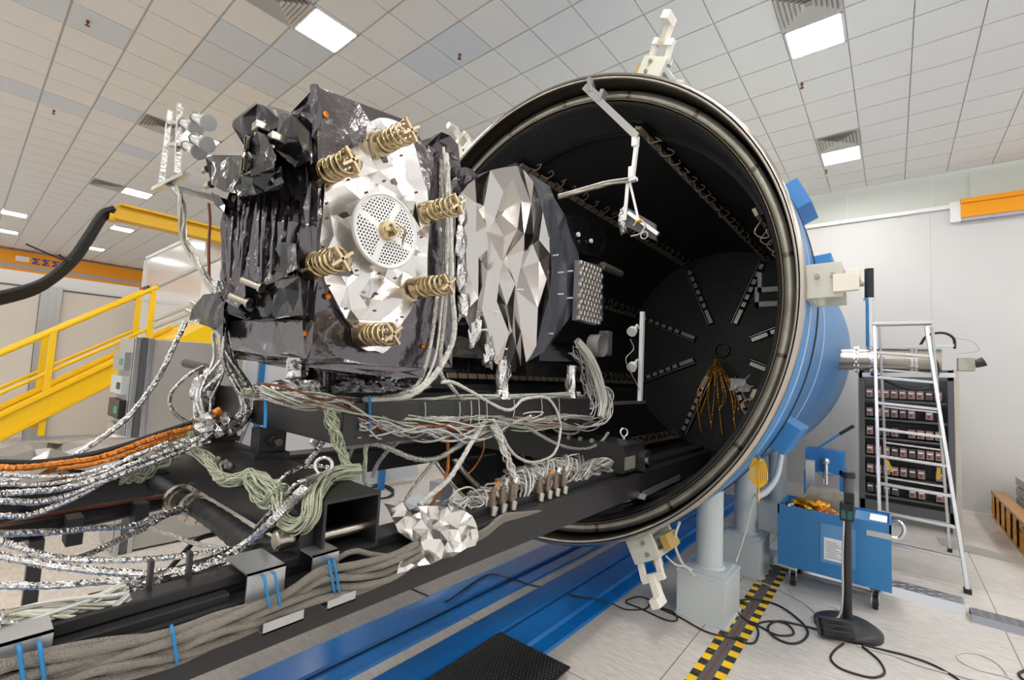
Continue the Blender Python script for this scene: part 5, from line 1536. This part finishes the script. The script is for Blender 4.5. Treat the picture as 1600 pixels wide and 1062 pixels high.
# foil column and lumps at the front left corner of the spacecraft
bundle('twisted silver foil harness falling from the lower left boxes to the frame', [(340, 440, -2.95), (343, 470), (344, 500), (350, 530), (357, 560), (372, 590), (385, 620), (380, 650), (350, 675, -2.9)], .035, 'foil_wrap', strands=12, wire=.013, twist=1.2, name='foil_harness', cat='wire bundle')
bundle('second silver foil harness spreading left below the spacecraft corner', [(345, 520, -3.0), (348, 560), (335, 590), (320, 615), (318, 645), (322, 670, -2.95)], .045, 'foil_wrap', strands=11, wire=.011, twist=.8, name='foil_harness', cat='wire bundle')
for k, (x, y, X, s, lab) in enumerate(((340, 662, -2.85, (.11, .09, .06), 'big lump of crumpled silver foil on the left end of the lower cross beam'),
                                       (318, 610, -3.0, (.05, .05, .11), 'lump of silver foil beside the black stub tube'),
                                       (468, 604, -2.05, (.07, .1, .035), 'silver foil bunched round the front left foot on the upper frame'),
                                       (562, 600, -2.35, (.1, .11, .055), 'dark silver lump on the upper frame, left one of the two under the body'),
                                       (598, 599, -2.4, (.08, .09, .05), 'dark silver lump on the upper frame, right one of the two under the body'),
                                       (645, 602, -2.4, (.1, .1, .04), 'loose silver foil pieces on the upper frame next to the white cables'))):
    b = B(); crumple(b, at(x, y, X=X), s, 600 + k, .34, 3); tag(b.build('foil_lump', M_['foil_wrap']), lab, 'foil')
b = B(); p = at(334, 646, X=-2.8); b.cyl(p, p + V(.0, .03, .02), .02, None, 12); tag(b.build('amber_plug', M_['amber']), 'small amber plug among the silver foil at the frame corner', 'plug')

# harness on the upper frame and the white vertical cables
cable('left white cable of the four running down between the two modules', [(690, 250, -2.08), (693, 350), (693, 418), (682, 469), (676, 519), (666, 567), (652, 601), (625, 616), (598, 621, -1.95)], .012, 'wire_silver', wrap=True)
cable('thickest white cable running down between the two modules and curving left', [(697, 240, -2.05), (703, 350), (706, 452), (710, 513), (699, 553), (672, 594), (640, 618), (610, 624), (570, 625, -1.92)], .018, 'wire_white', wrap=True)
cable('thin white cable running between its neighbours down to the frame', [(693, 230, -2.06), (699, 300), (699, 400), (690, 480), (682, 550), (664, 595), (640, 612, -1.95)], .008, 'wire_white')
cable('white cable that hangs furthest forward and bends across the frame', [(700, 255, -2.03), (697, 330), (698, 430), (694, 500), (688, 560), (690, 586), (705, 604), (723, 624), (756, 644), (784, 656), (813, 656), (830, 650, -1.88)], .012, 'wire_silver', wrap=True)
bundle('pale green and white harness lying along the upper frame', [(380, 612, -2.0), (430, 618), (480, 622), (530, 628), (580, 632), (640, 630), (700, 624), (770, 622), (840, 620), (905, 617, -2.0)], .022, None, strands=20, wire=.006, mats=['wire_green', 'wire_silver', 'wire_white'], stray=.006)
bundle('twisted white wire harness strung along the middle of the upper frame', [(395, 608, -1.93), (440, 620), (500, 628), (545, 638), (580, 646), (640, 652), (700, 654), (760, 652), (830, 656), (880, 650), (925, 655, -1.9)], .016, None, strands=14, wire=.006, mats=['wire_white', 'wire_silver'], twist=4, stray=.003)
bundle('loose grey harness drooping below the upper frame', [(400, 614, -1.91), (470, 625), (530, 633), (575, 650), (620, 665), (680, 664), (730, 668), (770, 660), (820, 665), (870, 662, -1.9)], .03, None, strands=18, wire=.005, mats=['wire_silver', 'clear', 'wire_green', 'wire_copper'], twist=2, stray=.015)
bundle('dense wire tangle hanging under the upper frame', [(560, 664, -1.9), (600, 668), (650, 672), (690, 676), (735, 680), (790, 664), (845, 652, -1.9)], .035, None, strands=16, wire=.005, mats=['wire_silver', 'clear', 'wire_white'], twist=2, stray=.025)
bundle('pale green wires dropping from the frame to the eye bolt, left strand', [(500, 622, -1.92), (513, 640), (520, 665), (530, 695), (540, 722), (549, 736, -1.9)], 0.0180, 'wire_green', strands=21, wire=0.0033, spread=lambda f: 1.6 - abs(f - .4) * 1.6, stray=.006)
bundle('pale green wires dropping straight down behind the eye bolt', [(573, 655, -1.95), (572, 690), (571, 720), (569, 748), (575, 758, -1.95)], .010, 'wire_green', strands=9, wire=.005)
bundle('pale green ribbon of wires draped over the cross beam', [(562, 736, 'Z', 1.535), (530, 738, 'Z', 1.54), (507, 750, 'Z', 1.535), (492, 773, 'Y', .885), (487, 803, 'Y', .865), (470, 822, 'Y', .855), (448, 815, 'Y', .855), (440, 790, 'Y', .87), (437, 770, 'Y', .88), (425, 758, 'Y', .885)], 0.0300, 'wire_green', strands=54, wire=0.0032, twist=.4, stray=.006)
bundle('pale green rope of wires snaking along the side of the cross beam', [(285, 692, 'Y', .885), (300, 704, 'Y', .885), (318, 712, 'Y', .885), (330, 724, 'Y', .885), (340, 740, 'Y', .885), (352, 750, 'Y', .885), (370, 750, 'Y', .885), (385, 742, 'Y', .885), (402, 741, 'Y', .885), (415, 752, 'Y', .885), (432, 762, 'Y', .885), (447, 766, 'Y', .885)], 0.0260, 'wire_green', strands=36, wire=0.0036, stray=.006)
bundle('slack pale green wires hanging in a U below the cross beam', [(390, 741, 'Y', .875), (396, 762, 'Y', .87), (412, 782, 'Y', .87), (428, 778, 'Y', .87), (440, 762, 'Y', .875)], 0.0280, 'wire_green', strands=33, wire=0.0026, twist=.5, stray=.006)
bundle('pale green wires bunched at the end of the black hose', [(188, 745, -3.3), (212, 742), (232, 735), (255, 720), (275, 705), (300, 690), (315, 655, -3.1)], .03, 'wire_green', strands=20, wire=.006, stray=.02)
bundle('greenish cable climbing behind the spacecraft legs', [(520, 608, -2.6), (545, 600), (560, 588), (572, 570), (580, 555, -2.6)], .02, 'wire_green', strands=10, wire=.008)
cable('silver foil strap arching over the cross beam by the eye bolt', [(535, 737, 'Z', 1.53), (505, 729, 'Z', 1.56), (470, 731, 'Z', 1.56), (445, 744, 'Z', 1.54), (430, 760, 'Y', .88), (420, 778, 'Y', .87), (424, 792, 'Y', .87)], .010, 'foil_wrap', wrap=True)
# free loops of white cable
cable('white cable in a big open loop in front of the silver module', [(690, 597, -1.9), (715, 600), (790, 640), (818, 624), (850, 620), (866, 634), (875, 660), (873, 690), (862, 712), (835, 722), (812, 716), (795, 700), (785, 680), (770, 655, -1.85)], .010, 'wire_white', wrap=True)
cable('silver cable hanging in a bow from the frame to the right harness', [(833, 650, -1.9), (854, 662), (876, 675), (900, 676), (915, 655), (921, 628), (915, 600, -2.0)], .010, 'wire_silver', wrap=True)
cable('silver cable with a free end pointing right below the frame', [(810, 656, -1.9), (825, 668), (845, 680), (867, 692), (894, 700), (921, 700), (940, 689), (950, 676, -1.85)], .012, 'wire_silver', wrap=True)
cable('silver cable sagging across the middle below the upper frame', [(548, 688, -1.95), (576, 691), (603, 698), (640, 714), (667, 718), (694, 711), (728, 687), (757, 662, -1.9)], .014, 'wire_silver', wrap=True)
cable('white cable rising steeply from the foil sheet to the harness', [(655, 790, -1.75), (669, 777), (701, 748), (721, 718), (739, 687), (758, 656, -1.9)], .014, 'wire_white', wrap=True)
cable('long grey cable rising from the floor to the harness', [(622, 800, -1.95), (649, 757), (682, 718), (721, 696), (745, 674), (765, 655, -1.9)], .009, 'wire_silver', wrap=True)
cable('silver cable sloping from the frame down left to a loose end', [(640, 668, -2.0), (622, 690), (605, 705), (590, 725), (582, 745, -2.1)], .011, 'wire_silver', wrap=True)
cable('foil ended cable hanging left under the upper frame', [(520, 676, -2.3), (505, 690), (492, 708), (478, 724, -2.3)], .015, 'foil_wrap', wrap=True)
cable('short silver cable with a loose end left of the eye bolt', [(580, 662, -2.1), (565, 668), (555, 690), (545, 715), (538, 735, -2.05)], .010, 'wire_silver', wrap=True)
bundle('silver wire rope hanging from the middle of the frame into the connectors', [(770, 662, -1.85), (782, 690), (792, 715), (800, 735), (808, 755, -1.72)], .018, None, strands=12, wire=.006, mats=['wire_silver', 'wire_white'], stray=.01)
cable('amber cable hanging down from the frame behind the foil sheet', [(704, 660, -2.0), (700, 690), (700, 730), (690, 765), (672, 790, -2.0)], .009, 'amber', wrap=True)
cable('second amber cable curving down behind the connectors', [(757, 685, -2.3), (755, 705), (745, 725), (732, 740, -2.3)], .006, 'amber', wrap=True)
for k, (x0, y0, y1) in enumerate(((736, 626, 662), (748, 624, 664), (760, 625, 655), (803, 624, 652), (846, 623, 650), (873, 622, 648), (718, 628, 656), (664, 628, 655))):
    cable('thin thread hanging straight down across the upper frame', [(x0, y0, -1.88), (x0 + 1, (y0 + y1) / 2), (x0 + (k % 3) - 1, y1, -1.88)], .0028, 'clear', group='threads across the upper frame', name='thread', cat='thread', per=3)
for k in range(6):
    cable('thin copper wire strung from the hose flange up to the cross beam', [(295 + k * 3, 782, -3.0), (310 + k * 6, 760 - k * 3), (325 + k * 9, 748 - k * 9), (340 + k * 10, 738 - k * 16, -3.0)], .003, 'wire_copper', group='copper wires at the hose flange', name='copper_wire', cat='wire', per=4)
cable('copper coloured cable lying along the top of the straight black pipe', [(-60, 852, -3.1), (0, 822), (100, 800), (200, 783), (285, 772), (300, 768, -3.25)], .010, 'wire_copper')
for x0 in (414, 577):
    cable('blue lacing tie hanging down the upper frame', [(x0, 618, -1.885), (x0 + 1, 640), (x0, 668, -1.885)], .006, 'wire_blue', group='blue ties on the upper frame', name='blue_tie', cat='lacing', per=3)
# right hand harness
bundle('thick pale ribbon of white wires hanging at the right end of the spacecraft', [(902, 532, -2.0), (918, 553), (930, 578), (938, 605), (942, 630), (938, 652, -1.9)], .05, 'wire_white', strands=40, wire=.0075, twist=.15, spread=lambda f: .55 + 1.5 * f * (1 - f) + (.0 if f < .8 else -.3 * (f - .8)))
bundle('tangle of loose silver wires behind the pale ribbon', [(900, 545, -2.1), (915, 570), (922, 600), (920, 630), (905, 650), (870, 656, -1.95)], .06, None, strands=16, wire=.005, mats=['wire_silver', 'clear'], stray=.03, twist=1)
bundle('loops of silver wire bulging right of the pale ribbon', [(938, 600, -1.95), (950, 615), (950, 640), (936, 660), (905, 668), (850, 660, -1.9)], .03, None, strands=12, wire=.005, mats=['wire_silver', 'wire_white'], stray=.02, twist=1)

# connectors and wire heap on the near beam
for k, (x, y) in enumerate(((770, 770), (785, 768), (800, 766), (843, 752), (856, 750), (868, 748), (880, 746))):
    p = at(x, y, X=-1.68)
    t = thing('cable_connector', ['grey wired plug standing on the near beam, first from the left', 'grey wired plug, second from the left on the near beam', 'grey wired plug with a white boot, third from the left on the near beam', 'grey wired plug, fourth from the left on the near beam',
                                  'grey wired plug with an orange tag, fifth from the left on the beam', 'grey wired plug, second from the right on the near beam', 'grey wired plug, furthest right on the near beam'][k], 'connector', V(p.x, p.y, 1.245), 'plugs standing on the near beam')
    p = V(p.x, p.y, 1.29)
    b = B(); b.cyl(p, p + V(0, 0, .03), .024, None, 14); b.cyl(p + V(0, 0, .03), p + V(0, 0, .075), .019, None, 14); b.cyl(p + V(0, 0, .075), p + V(.01, .01, .105), .014, .01, 12); b.build('plug_body', mat('plug_bronze', (128, 112, 98), .35, .5), t)
    b = B(); b.cyl(p + V(.02, -.0, .0), p + V(.03, -.02, -.045), .02, .016, 12); b.build('socket', M_['galv'], t)
    b = B(); b.cyl(p + V(.01, .01, .1), p + V(.015, .025, .13), .011, .008, 10); b.build('boot', M_['white'] if k in (2, 5) else M_['amber' if k in (0, 4) else 'clear'], t)
bundle('heap of white and grey wires piled behind the plugs on the near beam', [(740, 800, -1.8), (770, 785), (800, 765), (835, 752), (870, 738), (905, 732, -1.8)], .085, None, strands=76, wire=.006, mats=['wire_white', 'wire_silver', 'clear', 'wire_silver'], stray=.03, twist=3)
bundle('coiled grey wires in a neat hank at the right end of the heap', [(895, 742, -1.74), (920, 728), (945, 724), (957, 732), (945, 740), (915, 744), (890, 752, -1.74)], .042, None, strands=34, wire=.006, mats=['wire_silver', 'wire_white'], stray=.008, twist=2)
bundle('flat spread of grey wires between the foil sheet and the plugs', [(700, 795, -1.78), (725, 788), (750, 790), (765, 782, -1.75)], .04, None, strands=22, wire=.005, mats=['wire_silver', 'clear'], stray=.015, twist=1)
cable('thin white wire arching over the heap of wires', [(702, 780, -1.8), (715, 766), (735, 761), (748, 772, -1.8)], .005, 'wire_white')

# big silver sheet over the beam
sh = [at(x, y, X=X_) for x, y, X_ in ((600, 786, -1.86), (640, 796, -1.75), (668, 790, -1.70), (700, 788, -1.70), (722, 793, -1.66), (738, 806, -1.6), (746, 825, -1.56), (743, 852, -1.54), (720, 862, -1.54), (690, 873, -1.54), (655, 884, -1.54), (620, 896, -1.54), (628, 868, -1.55), (645, 845, -1.57), (622, 830, -1.66), (612, 808, -1.76))]
b = B(); foil(b, sh, 62, .03, 700, edge_div=1, jag=.012)
tag(b.build('foil_sheet', M_['foil_silver']), 'large crumpled silver foil sheet draped over the near black beam', 'foil sheet')

# cables of the lamp bracket
bundle('grey leads falling from the lamp bracket to the spacecraft corner', [(272, 292, -3.6), (283, 310), (285, 345), (288, 375), (303, 400), (320, 430), (334, 455, -3.0)], .016, None, strands=6, wire=.009, mats=['wire_silver', 'galv'])
cable('thin brown lead hanging from the lamp bracket arm', [(326, 318, -3.2), (328, 345), (326, 385), (327, 440, -3.1)], .008, 'wire_copper')

# yellow coil on the chamber with its pale cord
p = at(1186, 716, Y=4.05)
t = thing('yellow_cable_coil', 'small coil of yellow cable hanging on the side of the blue chamber', 'cable coil', p - V(0, 0, .2))
b = B()
for k in range(6):
    o = .012 * (k - 2.5)
    b.tube(curve([p + V(o, -.02, 0), p + V(.03 + o, -.05, -.06), p + V(.035 + o, -.06, -.15), p + V(.01, -.05, -.21), p + V(-.02 + o, -.05, -.15), p + V(-.02 + o, -.04, -.06), p + V(o, -.02, 0)], 5), .005, 6)
b.build('coil', M_['wire_yellow'], t)
b = B(); b.cyl(p + V(-.03, .06, .02), p + V(.03, -.08, .0), .012, None, 10); b.build('hook', M_['galv'], t)
b = B(); b.tube(curve([p + V(.01, -.05, -.2), p + V(.01, -.05, -.32)], 4), .005, 6); b.build('tail', M_['wire_yellow'], t)
cable('pale cord hanging from the yellow coil to the front column', [p + V(.01, -.05, -.31), at(1178, 775, X=-1.0), at(1165, 830, X=-1.03), at(1150, 878, X=-1.07)], .006, 'wire_white', name='cord', cat='cord')
cable('pale hose curving under the chamber beside the lower clamp', [at(1062, 815, Y=4.0), at(1056, 832, Y=3.95), at(1054, 850, Y=3.95), at(1066, 880, Y=4.0), at(1080, 890, Y=4.1)], .012, 'wire_white', name='hose', cat='hose')
cable('second pale hose running from the lower clamp to the column', [at(1040, 868, Y=3.9), at(1056, 882, Y=3.9), at(1072, 886, Y=4.05), at(1085, 900, Y=4.1)], .008, 'wire_white', name='hose', cat='hose')
cable('grey hose curling beside the second column under the chamber', [at(1222, 700, X=-.95), at(1215, 740, X=-.95), at(1200, 765, X=-.98), at(1180, 778, X=-1.0)], .03, 'grey', name='hose', cat='hose')


# floor cables
def floor_cable(label, pts, r, m, z=None, name='floor_cable', group=None):
    c = [at(x, y, Z=(r + (0 if len(p_) < 3 else p_[2]))) for p_ in pts for x, y in (p_[:2],)]
    return cable(label, c, r, m, name=name, cat='cable', group=group)


floor_cable('thin black cable crossing both blue rails to the loops by the column', [(620, 905), (642, 919), (684, 937), (700, 938, .06), (730, 917, .06), (765, 897, .06), (800, 904, .06), (835, 915), (870, 919), (895, 930, .06), (935, 936, .06), (955, 942, .04), (980, 952), (1010, 950), (1014, 937), (995, 932), (978, 940), (1000, 950), (1040, 968), (1058, 968), (1050, 955), (1020, 946), (1060, 963), (1100, 985), (1135, 995), (1160, 1000)], .007, 'wire_black')
floor_cable('black cable looping over the hazard tape in front of the column', [(1152, 938), (1180, 936), (1215, 945), (1245, 965), (1262, 985), (1255, 1000), (1235, 1005), (1210, 995), (1200, 980), (1215, 970), (1245, 975), (1285, 985)], .009, 'wire_black')
floor_cable('black cable making a small loop on the hazard tape', [(1152, 955), (1165, 968), (1190, 980), (1215, 992), (1240, 990), (1230, 975), (1205, 970), (1184, 975), (1185, 990), (1178, 1004), (1160, 1003), (1150, 995)], .008, 'wire_black')
floor_cable('black cable leaving the cable winder towards the lower right edge', [(1330, 1000), (1360, 1010), (1410, 1022), (1450, 1035), (1480, 1050), (1510, 1070)], .008, 'wire_black')
floor_cable('black cable making a big loop below the round foot', [(1318, 1005), (1305, 1015), (1298, 1028), (1310, 1042), (1335, 1052), (1365, 1058), (1382, 1050), (1372, 1030), (1345, 1008)], .008, 'wire_black')
floor_cable('grey cable running beside the black one to the lower right edge', [(1340, 1008), (1390, 1022), (1440, 1040), (1500, 1056), (1560, 1070)], .007, 'clear')
floor_cable('thin grey wire loop on the floor at the right edge', [(1610, 1075), (1575, 1058), (1525, 1045), (1497, 1030), (1500, 1020), (1530, 1022), (1560, 1038), (1578, 1060)], .005, 'clear')
floor_cable('dark cable end curling in at the lower right corner', [(1620, 1070), (1600, 1062), (1592, 1052), (1605, 1046)], .009, 'wire_black')
floor_cable('pale cord lying from the column to the round foot', [(1155, 902), (1190, 910), (1225, 925), (1260, 945), (1280, 965)], .006, 'clear')
floor_cable('thin dark wire curving round the trolley castor to the foot', [(1232, 920), (1245, 935), (1270, 942), (1300, 948), (1312, 955)], .004, 'clear')
for k in range(3):
    floor_cable('tangled black cable on the floor between the two support beams', [(560 + k * 12, 760 - k * 4), (590 + k * 6, 755 + k * 3), (615, 765 + k * 4), (600 - k * 4, 778), (570, 772 - k * 3), (585 + k * 5, 758)], .012, 'wire_black', group='black cables coiled between the beams')

# thin gold foil strips dangling from the end plate
t = thing('gold_strips', 'crinkled gold foil strips dangling at the back of the black chamber', 'foil strips', at(1120, 600, Y=9.6) - V(0, 0, .8))
rr = random.Random(14)
for k in range(11):
    x = 1092 + k * 6 + rr.uniform(-4, 4); y1 = rr.uniform(640, 690)
    b = B(); b.tube(curve([at(1118 + rr.uniform(-3, 3), 560, Y=9.7), at(1118 + (x - 1118) * .5, 585, Y=9.6), at(x, 620, Y=9.55), at(x + rr.uniform(-12, 8), y1, Y=9.55)], 5), .0085, 4, smooth=False, jit=.4, rnd=rr); b.build('strip', M_['foil_gold'], t)
for k, (x, y, lab) in enumerate(((1148, 300, 'bright white foil scrap high on the right wall inside the chamber'), (1155, 603, 'bright white foil scrap low on the right wall inside the chamber'))):
    Y = 6.6 if k == 0 else 7.2
    p = at(x, y, Y=Y)
    b = B(); crumple(b, p, (.11, .09, .09), 800 + k, .5, 2)
    for j in range(5): b.bar(p, p + V(rr.uniform(-.05, .2), rr.uniform(-.1, .3), rr.uniform(-.2, .25)), .03, .008)
    tag(b.build('foil_scrap', M_['white']), lab, 'foil')
